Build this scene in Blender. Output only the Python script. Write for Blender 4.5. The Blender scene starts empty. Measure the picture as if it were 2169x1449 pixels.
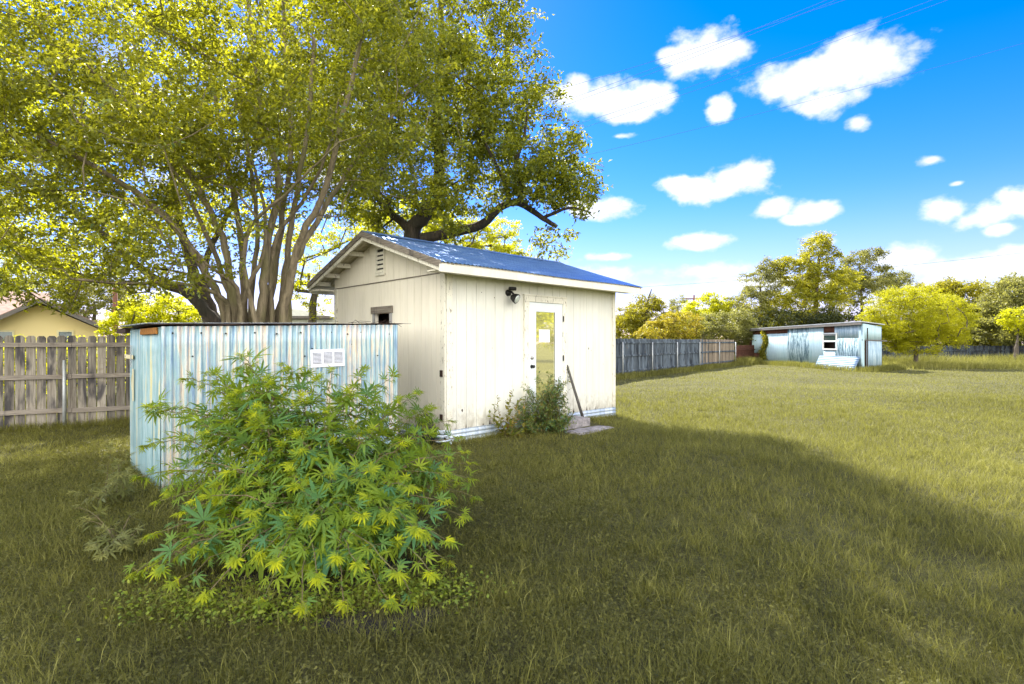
import bpy, math, random
import numpy as np
from mathutils import Vector
random.seed(7); RNG = np.random.default_rng(7)
R = math.radians
scene = bpy.context.scene
C = scene.collection

# ------------------------------------------------------------------ camera
CAM_H = 1.55
cam_d = bpy.data.cameras.new("camera"); cam = bpy.data.objects.new("camera", cam_d); C.objects.link(cam)
cam.location = (0, 0, CAM_H); cam.rotation_euler = (R(90), 0, 0)
cam_d.sensor_width = 36; cam_d.lens = 18.77; cam_d.clip_end = 2000; cam_d.clip_start = 0.05
scene.camera = cam
FP = 1131.0
def at(px, py, Y):
    return Vector(((px-1084.5)/FP*Y, Y, CAM_H-(py-724)/FP*Y))

# ------------------------------------------------------------------ exposure / engine
scene.view_settings.view_transform = 'Standard'; scene.view_settings.look = 'None'
scene.view_settings.gamma = 1; scene.view_settings.exposure = 1.87
scene.render.engine = 'CYCLES'
cy = scene.cycles
cy.use_denoising = True; cy.max_bounces = 6; cy.diffuse_bounces = 3; cy.glossy_bounces = 3
cy.transmission_bounces = 4; cy.transparent_max_bounces = 6; cy.caustics_reflective = False; cy.caustics_refractive = False

# ------------------------------------------------------------------ sun and sky
SUN_DIR = Vector((-0.33, 0.944, 0)).normalized()
SUN_EL = R(43)
sv = Vector((SUN_DIR.x*math.cos(SUN_EL), SUN_DIR.y*math.cos(SUN_EL), math.sin(SUN_EL)))
sd = bpy.data.lights.new("sun", 'SUN'); so = bpy.data.objects.new("sun", sd); C.objects.link(so)
sd.energy = 4.6; sd.angle = R(0.53); sd.color = (1.0, 0.93, 0.78)
so.rotation_euler = sv.to_track_quat('Z', 'Y').to_euler()
so.location = sv*60

W = bpy.data.worlds.new("World"); scene.world = W; W.use_nodes = True
wt = W.node_tree; wt.nodes.clear()
def nn(t, ty, **kw):
    n = t.nodes.new(ty)
    for k, v in kw.items(): setattr(n, k, v)
    return n
out = nn(wt, 'ShaderNodeOutputWorld'); bg = nn(wt, 'ShaderNodeBackground')
sky = nn(wt, 'ShaderNodeTexSky', sky_type='NISHITA', sun_disc=False)
sky.sun_elevation = SUN_EL; sky.sun_rotation = math.atan2(SUN_DIR.x, SUN_DIR.y)
sky.air_density = 1.0; sky.dust_density = 0.1; sky.ozone_density = 2.5
hs = nn(wt, 'ShaderNodeHueSaturation'); hs.inputs['Saturation'].default_value = 1.5; hs.inputs['Value'].default_value = .76
wt.links.new(sky.outputs[0], hs.inputs['Color'])
tint_ = nn(wt, 'ShaderNodeMixRGB', blend_type='MULTIPLY'); tint_.inputs[0].default_value = 1; wt.links.new(hs.outputs[0], tint_.inputs[1]); tint_.inputs[2].default_value = (1.0, .71, 1.12, 1); hs = tint_
tc = nn(wt, 'ShaderNodeTexCoord'); sx = nn(wt, 'ShaderNodeSeparateXYZ'); wt.links.new(tc.outputs['Generated'], sx.inputs[0])
def wmath(op, a, b=None, c=None):
    n = nn(wt, 'ShaderNodeMath', operation=op)
    for i, v in enumerate((a, b, c)):
        if v is None: continue
        if isinstance(v, (int, float)): n.inputs[i].default_value = v
        else: wt.links.new(v, n.inputs[i])
    return n.outputs[0]
az = wmath('ARCTAN2', sx.outputs[0], sx.outputs[1]); el = wmath('ARCSINE', sx.outputs[2])
cmb = nn(wt, 'ShaderNodeCombineXYZ'); wt.links.new(az, cmb.inputs[0]); wt.links.new(el, cmb.inputs[1])
clouds = [  # where each cloud hangs: heading/height on the photo, half width, half height, density
 (1478,118,92,48,1),(1425,118,55,26,1),(1535,108,45,38,1),
 (1300,212,120,36,1),(1205,200,55,34,1),(1385,208,52,34,1),(1340,240,62,20,1),
 (1715,165,120,48,1),(1855,132,100,50,1),(1755,212,85,32,1),(1640,185,60,30,1),(1790,150,90,60,1),
 (1525,233,30,26,1),(1822,260,32,20,1),(1465,388,66,22,1),(1565,378,72,36,1),(1515,402,75,24,1),
 (1295,438,50,22,1),(1250,440,40,20,1),(1632,446,44,20,1),(1728,448,62,20,1),(1688,462,45,12,1),
 (1475,514,66,17,1),(1976,338,44,15,.7),(2010,445,55,24,1),(2100,458,80,30,1),(2165,432,62,38,1),
 (2120,482,50,18,1),(1290,543,48,11,.75),(2060,572,210,38,.8),(1900,548,90,28,.8),(2160,545,110,34,.85),
 (1745,512,48,20,.9),(1480,575,240,26,.6),(1270,575,120,20,.6),(1100,560,150,26,.6),(1090,93,34,11,.55),(1310,288,52,11,.45),(2028,388,26,9,.35),
 (1900,245,40,12,.3),(1620,600,380,30,.6),(700,300,300,200,.5),(300,250,300,260,.5)]
F = None
for px, py, rx, ry, dn in clouds:
    u = (px-1084.5)/FP; v = (724-py)/FP; q = math.sqrt(1+u*u)
    a0 = math.atan(u); e0 = math.atan(v/q)
    ra = rx*1.2/FP/(1+u*u); re = ry*1.25/FP/q/(1+v*v/q/q)
    s1 = nn(wt, 'ShaderNodeVectorMath', operation='SUBTRACT'); wt.links.new(cmb.outputs[0], s1.inputs[0]); s1.inputs[1].default_value = (a0, e0, 0)
    s2 = nn(wt, 'ShaderNodeVectorMath', operation='MULTIPLY'); wt.links.new(s1.outputs[0], s2.inputs[0]); s2.inputs[1].default_value = (1/ra, 1/re, 0)
    s3 = nn(wt, 'ShaderNodeVectorMath', operation='LENGTH'); wt.links.new(s2.outputs[0], s3.inputs[0])
    g = wmath('SUBTRACT', dn, s3.outputs['Value'])
    F = g if F is None else wmath('MAXIMUM', F, g)
mp = nn(wt, 'ShaderNodeVectorMath', operation='MULTIPLY'); wt.links.new(tc.outputs['Generated'], mp.inputs[0]); mp.inputs[1].default_value = (1, 1, 1.5)
nz = nn(wt, 'ShaderNodeTexNoise'); nz.inputs['Scale'].default_value = 16; nz.inputs['Detail'].default_value = 7; nz.inputs['Roughness'].default_value = .58
wt.links.new(mp.outputs[0], nz.inputs['Vector'])
nz2 = nn(wt, 'ShaderNodeTexNoise'); nz2.inputs['Scale'].default_value = 5; nz2.inputs['Detail'].default_value = 5
wt.links.new(mp.outputs[0], nz2.inputs['Vector'])
dens = wmath('ADD', F, wmath('MULTIPLY', wmath('SUBTRACT', nz.outputs['Fac'], .47), 2.0))
mr = nn(wt, 'ShaderNodeMapRange', interpolation_type='SMOOTHSTEP'); wt.links.new(dens, mr.inputs['Value'])
mr.inputs['From Min'].default_value = .0; mr.inputs['From Max'].default_value = .62
# thin milky air towards the horizon
hz = nn(wt, 'ShaderNodeMapRange', interpolation_type='SMOOTHSTEP'); wt.links.new(el, hz.inputs['Value'])
hz.inputs['From Min'].default_value = .26; hz.inputs['From Max'].default_value = .0; hz.inputs['To Max'].default_value = .52
air = nn(wt, 'ShaderNodeMixRGB'); wt.links.new(hz.outputs[0], air.inputs[0]); wt.links.new(hs.outputs[0], air.inputs[1]); air.inputs[2].default_value = (2.0, 2.3, 3.1, 1)
mix = nn(wt, 'ShaderNodeMixRGB'); wt.links.new(mr.outputs[0], mix.inputs[0]); wt.links.new(air.outputs[0], mix.inputs[1])
cc = nn(wt, 'ShaderNodeMixRGB'); wt.links.new(nz2.outputs['Fac'], cc.inputs[0]); cc.inputs[1].default_value = (2.2, 2.45, 2.9, 1); cc.inputs[2].default_value = (4.2, 4.2, 4.2, 1)
wt.links.new(cc.outputs[0], mix.inputs[2])
# unseen bright cloud added behind the camera as fill light for shaded walls
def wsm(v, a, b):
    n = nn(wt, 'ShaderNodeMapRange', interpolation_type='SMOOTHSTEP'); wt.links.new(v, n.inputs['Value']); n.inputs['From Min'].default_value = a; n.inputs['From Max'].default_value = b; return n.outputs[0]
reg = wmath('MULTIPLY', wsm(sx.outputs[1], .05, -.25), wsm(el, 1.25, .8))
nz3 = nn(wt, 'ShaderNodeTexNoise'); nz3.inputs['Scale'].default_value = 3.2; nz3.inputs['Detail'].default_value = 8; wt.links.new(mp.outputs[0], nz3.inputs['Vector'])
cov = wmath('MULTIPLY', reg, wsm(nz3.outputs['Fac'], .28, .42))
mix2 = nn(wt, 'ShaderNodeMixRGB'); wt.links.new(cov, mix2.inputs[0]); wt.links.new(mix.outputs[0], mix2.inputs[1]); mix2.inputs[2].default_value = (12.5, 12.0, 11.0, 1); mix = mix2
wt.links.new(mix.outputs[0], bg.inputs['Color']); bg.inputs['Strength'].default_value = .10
wt.links.new(bg.outputs[0], out.inputs[0])

# ------------------------------------------------------------------ materials
class M:
    def __init__(s, name, rough=.7, metal=0., spec=.3):
        s.m = bpy.data.materials.new(name); s.m.use_nodes = True; s.t = s.m.node_tree
        s.b = s.t.nodes['Principled BSDF']; s.o = s.t.nodes['Material Output']
        s.b.inputs['Roughness'].default_value = rough; s.b.inputs['Metallic'].default_value = metal
        s.b.inputs['Specular IOR Level'].default_value = spec
        s._tc = None
    def coord(s, scale=(1, 1, 1), kind='Object'):
        if s._tc is None: s._tc = s.t.nodes.new('ShaderNodeTexCoord')
        m = s.t.nodes.new('ShaderNodeMapping'); m.inputs['Scale'].default_value = scale
        s.t.links.new(s._tc.outputs[kind], m.inputs[0]); return m.outputs[0]
    def noise(s, scale=(1, 1, 1), detail=5, rough=.55, dist=0, kind='Object'):
        n = s.t.nodes.new('ShaderNodeTexNoise'); n.inputs['Scale'].default_value = 1; n.inputs['Detail'].default_value = detail
        n.inputs['Roughness'].default_value = rough; n.inputs['Distortion'].default_value = dist
        s.t.links.new(s.coord(scale, kind), n.inputs['Vector']); return n.outputs['Fac']
    def ramp(s, fac, stops):
        r = s.t.nodes.new('ShaderNodeValToRGB'); e = r.color_ramp.elements
        while len(e) < len(stops): e.new(.5)
        for i, (p, c) in enumerate(stops):
            e[i].position = p
            e[i].color = (c[0], c[1], c[2], 1) if isinstance(c, (tuple, list)) else (c, c, c, 1)
        s.t.links.new(fac, r.inputs[0]); return r.outputs[0]
    def mix(s, fac, a, b, mode='MIX'):
        m = s.t.nodes.new('ShaderNodeMixRGB'); m.blend_type = mode
        for i, v in enumerate((fac, a, b)):
            if isinstance(v, (int, float)): m.inputs[i].default_value = v if i == 0 else (v, v, v, 1)
            elif isinstance(v, (tuple, list)): m.inputs[i].default_value = (v[0], v[1], v[2], 1)
            else: s.t.links.new(v, m.inputs[i])
        return m.outputs[0]
    def col(s, sock): s.t.links.new(sock, s.b.inputs['Base Color']); s.colsock = sock; return s
    def bump(s, h, strength=.4, dist=.01):
        b = s.t.nodes.new('ShaderNodeBump'); b.inputs['Strength'].default_value = strength; b.inputs['Distance'].default_value = dist
        s.t.links.new(h, b.inputs['Height']); s.t.links.new(b.outputs[0], s.b.inputs['Normal']); return s
    def attr(s, name='tint'):
        a = s.t.nodes.new('ShaderNodeAttribute'); a.attribute_name = name; return a.outputs['Fac']

def plain(name, c, rough=.7, metal=0., var=.25, sc=8, spec=.3):
    m = M(name, rough, metal, spec); n = m.noise((sc, sc, sc))
    m.col(m.ramp(n, [(.3, tuple(x*(1-var) for x in c)), (.7, tuple(min(1, x*(1+var*.5)) for x in c))]))
    return m.m
def painted(name, c, peel=.62, stain=.25, under=(.22, .20, .18), vs=1.0):
    m = M(name, .62); g = m.noise((1.3, 1.3, .5), 6)
    base = m.mix(1.0, c, m.ramp(g, [(.3, 1-stain), (.65, 1.0)]), 'MULTIPLY')
    st = m.noise((22, 22, 1.6), 5, .6)
    base = m.mix(m.ramp(st, [(.52, 0.), (.75, .22)]), base, (.42, .38, .28))
    pl = m.noise((30*vs, 30*vs, 9*vs), 8, .72, .6)
    base = m.mix(m.ramp(pl, [(peel, 0.), (peel+.02, .9)]), base, under)
    sp_ = m.t.nodes.new('ShaderNodeSeparateXYZ'); m.t.links.new(m.coord(), sp_.inputs[0])
    mr_ = m.t.nodes.new('ShaderNodeMapRange'); m.t.links.new(sp_.outputs[2], mr_.inputs['Value']); mr_.inputs['From Min'].default_value = .75; mr_.inputs['From Max'].default_value = .15; mr_.inputs['To Max'].default_value = .42
    ad = m.t.nodes.new('ShaderNodeMath'); ad.operation = 'ADD'; m.t.links.new(mr_.outputs[0], ad.inputs[0]); m.t.links.new(m.noise((9, 9, 5), 8, .75, .5), ad.inputs[1])
    base = m.mix(m.ramp(ad.outputs[0], [(.66, 0.), (.98, .65)]), base, (.24, .20, .13))   # soil splashed up by rain
    m.col(base).bump(m.noise((60, 60, 6), 4), .25, .004); return m.m
def wood(name, ca, cb, dark=(.03, .03, .035), ds=.5, along='z', pitch=None):
    m = M(name, .85)
    sc = {'z': (38, 38, 2.2), 'x': (2.2, 38, 38), 'y': (38, 2.2, 38)}[along]
    g = m.noise(sc, 6, .65, .8)
    c = m.mix(m.ramp(g, [(.3, 0.), (.7, 1.)]), ca, cb)
    d = m.noise((5.5, 5.5, 1.4), 4, .5, .5)
    c = m.mix(m.ramp(d, [(ds, 0.), (ds+.14, .8)]), c, dark)
    if pitch:      # every board has aged differently
        sx_ = m.t.nodes.new('ShaderNodeSeparateXYZ'); m.t.links.new(m.coord(), sx_.inputs[0]); dv = m.t.nodes.new('ShaderNodeMath'); dv.operation = 'DIVIDE'; m.t.links.new(sx_.outputs[0], dv.inputs[0]); dv.inputs[1].default_value = pitch
        fo = m.t.nodes.new('ShaderNodeMath'); fo.operation = 'FLOOR'; m.t.links.new(dv.outputs[0], fo.inputs[0]); wn_ = m.t.nodes.new('ShaderNodeTexWhiteNoise'); wn_.noise_dimensions = '1D'; m.t.links.new(fo.outputs[0], wn_.inputs['W'])
        c = m.mix(1.0, c, m.ramp(wn_.outputs['Value'], [(0., .55), (1., 1.3)]), 'MULTIPLY')
    k = m.noise((3, 3, 9), 3)
    c = m.mix(m.ramp(k, [(.62, 0.), (.72, .5)]), c, (.16, .11, .06))
    m.col(c).bump(g, .5, .006); return m.m
def galv(name, tones, rough=.42, metal=.35, streak=(13, 13, .9)):
    m = M(name, rough, metal, .5)
    n = m.noise(streak, 4, .6, .3); f = m.noise((34, 34, 3.2), 5, .7)
    s = m.mix(.35, n, f)
    k = len(tones); c = m.ramp(s, [(.37+.26*i/(k-1), t) for i, t in enumerate(tones)])
    sp = m.noise((150, 150, 110), 3, .7)
    c = m.mix(m.ramp(sp, [(.56, 0.), (.72, .5)]), c, (.20, .21, .22))
    sc = m.noise((1.1, 1.1, 2.2), 3)
    c = m.mix(m.ramp(sc, [(.5, 0.), (.7, .45)]), c, tones[0])
    m.col(c).bump(sp, .25, .002); return m.m
def leaf(name, cols, trans, tw=.5, rough=.5, spec=.35):
    m = M(name, rough, 0, spec); a = m.attr(); k = len(cols)
    c = m.ramp(a, [(i/(k-1), cc_) for i, cc_ in enumerate(cols)]); m.col(c)
    t = m.t.nodes.new('ShaderNodeBsdfTranslucent')
    tcn = m.mix(.75, c, trans); m.t.links.new(tcn, t.inputs[0])
    mx = m.t.nodes.new('ShaderNodeMixShader'); mx.inputs[0].default_value = tw
    m.t.links.new(m.b.outputs[0], mx.inputs[1]); m.t.links.new(t.outputs[0], mx.inputs[2]); m.t.links.new(mx.outputs[0], m.o.inputs[0])
    return m.m
def bark(name, a, b, c=(.10, .10, .03)):
    m = M(name, .9); n = m.noise((14, 14, 3), 6, .65, .8)
    x = m.ramp(n, [(.3, a), (.65, b)]); k = m.noise((2.2, 2.2, 1.2), 3)
    m.col(m.mix(m.ramp(k, [(.5, 0.), (.62, .55)]), x, c)).bump(n, .9, .03); return m.m

m_siding = painted('cream_siding_paint', (.75, .75, .69), .70, .18)
m_gable = painted('cream_gable_paint', (.87, .83, .72), .73, .15)
m_trim = painted('peeling_white_trim', (.80, .78, .68), .585, .2, (.20, .17, .14), 1.0)
m_fascia = painted('white_fascia_paint', (.80, .78, .68), .66, .2)
m_greywood = wood('weathered_grey_board', (.10, .085, .07), (.30, .27, .23), ds=.6, along='y')
m_soffit = plain('cream_soffit_metal', (.50, .46, .33), .6)
m_seam = plain('groove_shadow_paint', (.40, .38, .32), .8)
m_roof = M('sky_tinted_roof_metal', .38, .55, .5)
_n = m_roof.noise((2.5, 16, 16), 6, .7); m_roof.col(m_roof.mix(m_roof.ramp(_n, [(.35, 0.), (.7, 1.)]), (.05, .15, .46), (.22, .38, .68))); m_roof = m_roof.m  # blue of the reflected sky is put into the base colour
m_skirt = galv('corrugated_skirt_metal', [(.34, .42, .55), (.50, .58, .68), (.64, .68, .74)], .45, .3)
m_door = plain('white_blue_door_paint', (.72, .77, .80), .45, 0, .08, 3)
m_dark = plain('black_metal', (.015, .015, .016), .45)
m_rust = plain('dark_rust_metal', (.035, .02, .015), .8)
m_chrome = plain('worn_nickel', (.45, .43, .40), .3, .9)
m_glass_d = M('mirrored_door_glass', .03, .85, .8); m_glass_d.b.inputs['Base Color'].default_value = (.96, .93, .62, 1); m_glass_d = m_glass_d.m  # yellow base colour adds the reflected lawn's tone to the glass
m_glass = M('dark_window_glass', .05, .2, .9); m_glass.b.inputs['Base Color'].default_value = (.03, .06, .06, 1); m_glass = m_glass.m
m_lens = M('lamp_lens', .08, .3, .8); m_lens.b.inputs['Base Color'].default_value = (.6, .66, .64, 1); m_lens = m_lens.m
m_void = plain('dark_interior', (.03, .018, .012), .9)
m_red = plain('salmon_slat', (.55, .19, .13), .8, 0, .3, 20)
m_paper = plain('white_paper', (.78, .80, .82), .8, 0, .05)
m_ink = plain('grey_ink', (.30, .33, .36), .9)
m_conc = M('pale_concrete', .9); _n = m_conc.noise((9, 9, 9), 8, .7); m_conc.col(m_conc.ramp(_n, [(.35, (.13, .125, .13)), (.55, (.30, .28, .29)), (.75, (.42, .40, .38))])).bump(_n, .8, .03); m_conc = m_conc.m
m_galv = galv('aged_galvanised_sheet', [(.15, .25, .38), (.25, .37, .49), (.28, .43, .46), (.40, .50, .53), (.62, .60, .52), (.62, .48, .34), (.26, .37, .52)], .45, .25, (20, 20, 1.0))  # stained metal; the pale tones paint glare streaks into the colour
m_galv2 = galv('green_stained_sheet', [(.11, .21, .25), (.20, .34, .37), (.32, .46, .51), (.54, .50, .26)], .5, .25, (26, 26, .7))
m_rustsheet = M('rusty_roof_sheet', .85, .1); _n = m_rustsheet.noise((7, 7, 7), 6, .7); m_rustsheet.col(m_rustsheet.ramp(_n, [(.35, (.03, .02, .015)), (.6, (.07, .035, .022)), (.8, (.20, .19, .18))])); m_rustsheet = m_rustsheet.m
m_orange = plain('rotten_orange_wood', (.30, .13, .025), .85, 0, .5, 25)
m_cream = plain('cream_plastic', (.62, .57, .36), .5, 0, .1)
m_louver = plain('white_louver_paint', (.70, .72, .78), .5, 0, .15, 30)
m_fence = wood('weathered_fence_board', (.14, .115, .095), (.42, .39, .34), (.03, .03, .045), .47, pitch=.145)
m_rail = wood('weathered_fence_rail', (.15, .13, .115), (.36, .32, .28), (.06, .055, .06), .60, 'x')
m_fence_b = wood('blue_grey_fence_board', (.045, .065, .09), (.15, .18, .21), (.012, .018, .03), .48, pitch=.142)
m_fence_t = wood('tan_fence_board', (.16, .13, .10), (.33, .27, .20), (.07, .05, .04), .56, pitch=.142)
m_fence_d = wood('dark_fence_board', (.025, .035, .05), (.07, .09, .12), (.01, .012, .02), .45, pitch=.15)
m_post = plain('galvanised_post', (.45, .48, .50), .5, .4)
m_farwall = M('chalky_blue_sheet', .7, .1); _n = m_farwall.noise((9, 9, .8), 6, .6); _k = m_farwall.noise((16, 16, 1.6), 7, .75, .4)
m_farwall.col(m_farwall.mix(m_farwall.ramp(_k, [(.60, 0.), (.68, .8)]), m_farwall.ramp(_n, [(.3, (.28, .44, .52)), (.7, (.48, .60, .66))]), (.05, .09, .12))); m_farwall = m_farwall.m
m_farpeel = M('peeling_blue_sheet', .7, .15); _n = m_farpeel.noise((16, 16, 1.3), 8, .75, .3)
m_farpeel.col(m_farpeel.ramp(_n, [(.44, (.07, .13, .17)), (.50, (.16, .27, .33)), (.53, (.42, .55, .62)), (.8, (.50, .62, .68))])); m_farpeel = m_farpeel.m
m_farblue = galv('blue_shaded_sheet', [(.16, .26, .36), (.30, .42, .52), (.52, .62, .68)], .6, .1, (9, 9, .8))
m_farsheet = galv('lying_blue_sheet', [(.07, .14, .26), (.12, .21, .36), (.24, .33, .48)], .6, .1, (2, 2, 20))
m_brown = plain('rusty_brown_board', (.10, .04, .025), .9, 0, .5, 6)
m_house = M('yellow_brick_paint', .85); _b = m_house.t.nodes.new('ShaderNodeTexBrick'); m_house.t.links.new(m_house.coord((1, 1, 1)), _b.inputs['Vector'])
_b.inputs['Scale'].default_value = 5; _b.inputs['Color1'].default_value = (.82, .70, .38, 1); _b.inputs['Color2'].default_value = (.78, .66, .35, 1); _b.inputs['Mortar'].default_value = (.68, .57, .30, 1); _b.inputs['Mortar Size'].default_value = .01
m_house.col(_b.outputs['Color']); m_house = m_house.m
m_shingle = plain('pinkish_shingle', (.30, .20, .165), .9, 0, .35, 5)
m_barge = plain('grey_bargeboard', (.14, .13, .12), .8)
m_palewall = plain('pale_house_wall', (.66, .68, .66), .8, 0, .08)
m_pole = wood('brown_pole_wood', (.10, .045, .03), (.20, .09, .055), (.04, .02, .015), .6)
m_wire = plain('power_cable', (.05, .10, .18), .6)

# ------------------------------------------------------------------ mesh helpers
def tag(o, label=None, cat=None, group=None, kind=None):
    if label: o['label'] = label
    if cat: o['category'] = cat
    if group: o['group'] = group
    if kind: o['kind'] = kind
    return o
def empty(name, loc, rz=0, label=None, cat=None, group=None):
    o = bpy.data.objects.new(name, None); C.objects.link(o); o.location = loc; o.rotation_euler = (0, 0, rz)
    return tag(o, label, cat, group)
class MB:
    def __init__(s): s.v = []; s.f = []
    def add(s, V, Fs):
        b = len(s.v); s.v += [tuple(x) for x in V]; s.f += [tuple(i+b for i in f) for f in Fs]; return s
    def box(s, x0, x1, y0, y1, z0, z1):
        return s.add([(x0,y0,z0),(x1,y0,z0),(x1,y1,z0),(x0,y1,z0),(x0,y0,z1),(x1,y0,z1),(x1,y1,z1),(x0,y1,z1)],
                     [(3,2,1,0),(4,5,6,7),(0,1,5,4),(1,2,6,5),(2,3,7,6),(3,0,4,7)])
    def prism(s, pts, axis, a, b):
        """extrude a 2-D polygon along an axis: axis 'x' -> pts are (y,z); 'y' -> (x,z); 'z' -> (x,y)"""
        n = len(pts)
        mk = {'x': lambda p, k: (k, p[0], p[1]), 'y': lambda p, k: (p[0], k, p[1]), 'z': lambda p, k: (p[0], p[1], k)}[axis]
        V = [mk(p, a) for p in pts]+[mk(p, b) for p in pts]
        return s.add(V, [tuple(range(n))[::-1], tuple(range(n, 2*n))]+[(i, (i+1) % n, n+(i+1) % n, n+i) for i in range(n)])
    def tube(s, pts, rad, k=8, cap=True):
        pts = [Vector(p) for p in pts]; n = len(pts)
        if isinstance(rad, (int, float)): rad = [rad]*n
        V = []; ref = None
        for i, p in enumerate(pts):
            d = (pts[min(i+1, n-1)]-pts[max(i-1, 0)]).normalized()
            if ref is None: ref = d.orthogonal().normalized()
            ref = (ref-d*ref.dot(d)); ref = ref.normalized() if ref.length > 1e-6 else d.orthogonal().normalized()
            w = d.cross(ref)
            for j in range(k):
                a = 2*math.pi*j/k; V.append(p+(ref*math.cos(a)+w*math.sin(a))*rad[i])
        Fs = [(i*k+j, i*k+(j+1) % k, (i+1)*k+(j+1) % k, (i+1)*k+j) for i in range(n-1) for j in range(k)]
        if cap: Fs += [tuple(range(k))[::-1], tuple((n-1)*k+j for j in range(k))]
        return s.add(V, Fs)
    def grid(s, fn, nu, nv):
        b = [fn(i/(nu-1), j/(nv-1)) for j in range(nv) for i in range(nu)]
        return s.add(b, [(j*nu+i, j*nu+i+1, (j+1)*nu+i+1, (j+1)*nu+i) for j in range(nv-1) for i in range(nu-1)])
    def build(s, name, mat, parent=None, smooth=False, bevel=0, thick=0):
        me = bpy.data.meshes.new(name); me.from_pydata(s.v, [], s.f); me.materials.append(mat)
        o = bpy.data.objects.new(name, me); C.objects.link(o)
        if parent: o.parent = parent
        if smooth: me.polygons.foreach_set('use_smooth', [True]*len(me.polygons))
        if thick:
            md = o.modifiers.new('t', 'SOLIDIFY'); md.thickness = thick; md.offset = 0
        if bevel:
            md = o.modifiers.new('b', 'BEVEL'); md.width = bevel; md.segments = 2; md.limit_method = 'ANGLE'
        return o
def arrmesh(name, V, Fi, tint, mat, parent=None, smooth=False):
    """V (n,3), Fi (m,k) -> one mesh with a random tint per face"""
    me = bpy.data.meshes.new(name); n = len(V); m, k = Fi.shape
    me.vertices.add(n); me.vertices.foreach_set('co', np.asarray(V, np.float32).ravel())
    me.loops.add(m*k); me.loops.foreach_set('vertex_index', Fi.astype(np.int32).ravel())
    me.polygons.add(m); me.polygons.foreach_set('loop_start', np.arange(0, m*k, k, dtype=np.int32))
    me.update(calc_edges=True)
    if tint is not None:
        at_ = me.attributes.new('tint', 'FLOAT', 'FACE'); at_.data.foreach_set('value', np.asarray(tint, np.float32))
    if smooth: me.polygons.foreach_set('use_smooth', np.ones(m, bool))
    me.materials.append(mat)
    o = bpy.data.objects.new(name, me); C.objects.link(o)
    if parent: o.parent = parent
    return o
def unit(a): return a/np.maximum(np.linalg.norm(a, axis=1, keepdims=True), 1e-9)
def leaf_mesh(P, D, N, L, Wd, fold=.12):
    n = len(P); D = unit(D); S = unit(np.cross(D, N)); N = np.cross(S, D)
    L = np.broadcast_to(L, (n,))[:, None]; Wd = np.broadcast_to(Wd, (n,))[:, None]
    mid = P+D*L*.45
    V = np.stack([P, mid+S*Wd/2+N*L*fold, P+D*L-N*L*.1, mid-S*Wd/2+N*L*fold], 1).reshape(-1, 3)
    return V, np.arange(n*4).reshape(n, 4)
def rdir(n, zs=1., zb=0.):
    d = RNG.normal(size=(n, 3)); d[:, 2] = d[:, 2]*zs+zb; return unit(d)
def sheet(mb, p0, p1, z0, z1, per=.07, amp=.009, nz=2, wob=0, ph=0., off=0.):
    """vertical corrugated sheet from p0 to p1 (local x,y); z0/z1 = numbers or functions of u"""
    p0 = Vector(p0); p1 = Vector(p1); L = (p1-p0).length; d = (p1-p0)/L; nrm = Vector((d.y, -d.x))
    n = max(8, int(L/per*8)); f0 = z0 if callable(z0) else (lambda u: z0); f1 = z1 if callable(z1) else (lambda u: z1)
    def fn(u, v):
        w = math.sin(2*math.pi*u*L/per+ph)*amp+off+wob*math.sin(u*L*2.1+v*3)*math.sin(v*math.pi*.5+.4)
        q = p0+d*u*L+nrm*w; return (q.x, q.y, f0(u)+(f1(u)-f0(u))*v)
    return mb.grid(fn, n, nz)

# ------------------------------------------------------------------ ground
def gh(x, y):
    return .035*np.sin(x*.9+1.3)*np.sin(y*.7+.4)+.02*np.sin(x*2.3+y*1.1)*np.cos(y*1.9-.6)
gm = M('lawn_soil', .95); _n = gm.noise((2.2, 2.2, 2.2), 8, .7, .4); _n2 = gm.noise((.25, .25, .25), 3); _n3 = gm.noise((45, 45, 45), 4, .8)
_c = gm.ramp(_n, [(.3, (.05, .046, .015)), (.5, (.105, .105, .028)), (.75, (.19, .188, .047))])
_c = gm.mix(gm.ramp(_n2, [(.4, 0.), (.65, .5)]), _c, (.20, .195, .055)); _c = gm.mix(gm.ramp(_n3, [(.38, .8), (.62, 0.)]), _c, (.03, .028, .012))
gm.col(_c).bump(_n3, .8, .05)
xs = np.concatenate([[-400, -160, -70, -40], np.arange(-26, 46.1, .5), [70, 130, 400]]); ys = np.concatenate([[-300, -100, -40, -20], np.arange(-8, 52.1, .5), [65, 90, 150, 300, 700]])
GX, GY = np.meshgrid(xs, ys); GZ = gh(GX, GY)*np.clip((60-np.hypot(GX, GY))/40, 0, 1)
V = np.stack([GX, GY, GZ], -1).reshape(-1, 3); nx, ny = len(xs), len(ys)
I, J = np.meshgrid(np.arange(nx-1), np.arange(ny-1)); b = (J*nx+I).ravel()
ground = arrmesh('ground', V, np.stack([b, b+1, b+nx+1, b+nx], 1), None, gm.m, smooth=True); tag(ground, kind='structure')
sm = M('bare_dark_soil', .95); _n = sm.noise((14, 14, 14), 7, .75); sm.col(sm.ramp(_n, [(.35, (.018, .017, .022)), (.65, (.06, .05, .045)), (.8, (.10, .085, .07))])).bump(_n, 1, .06)
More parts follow.
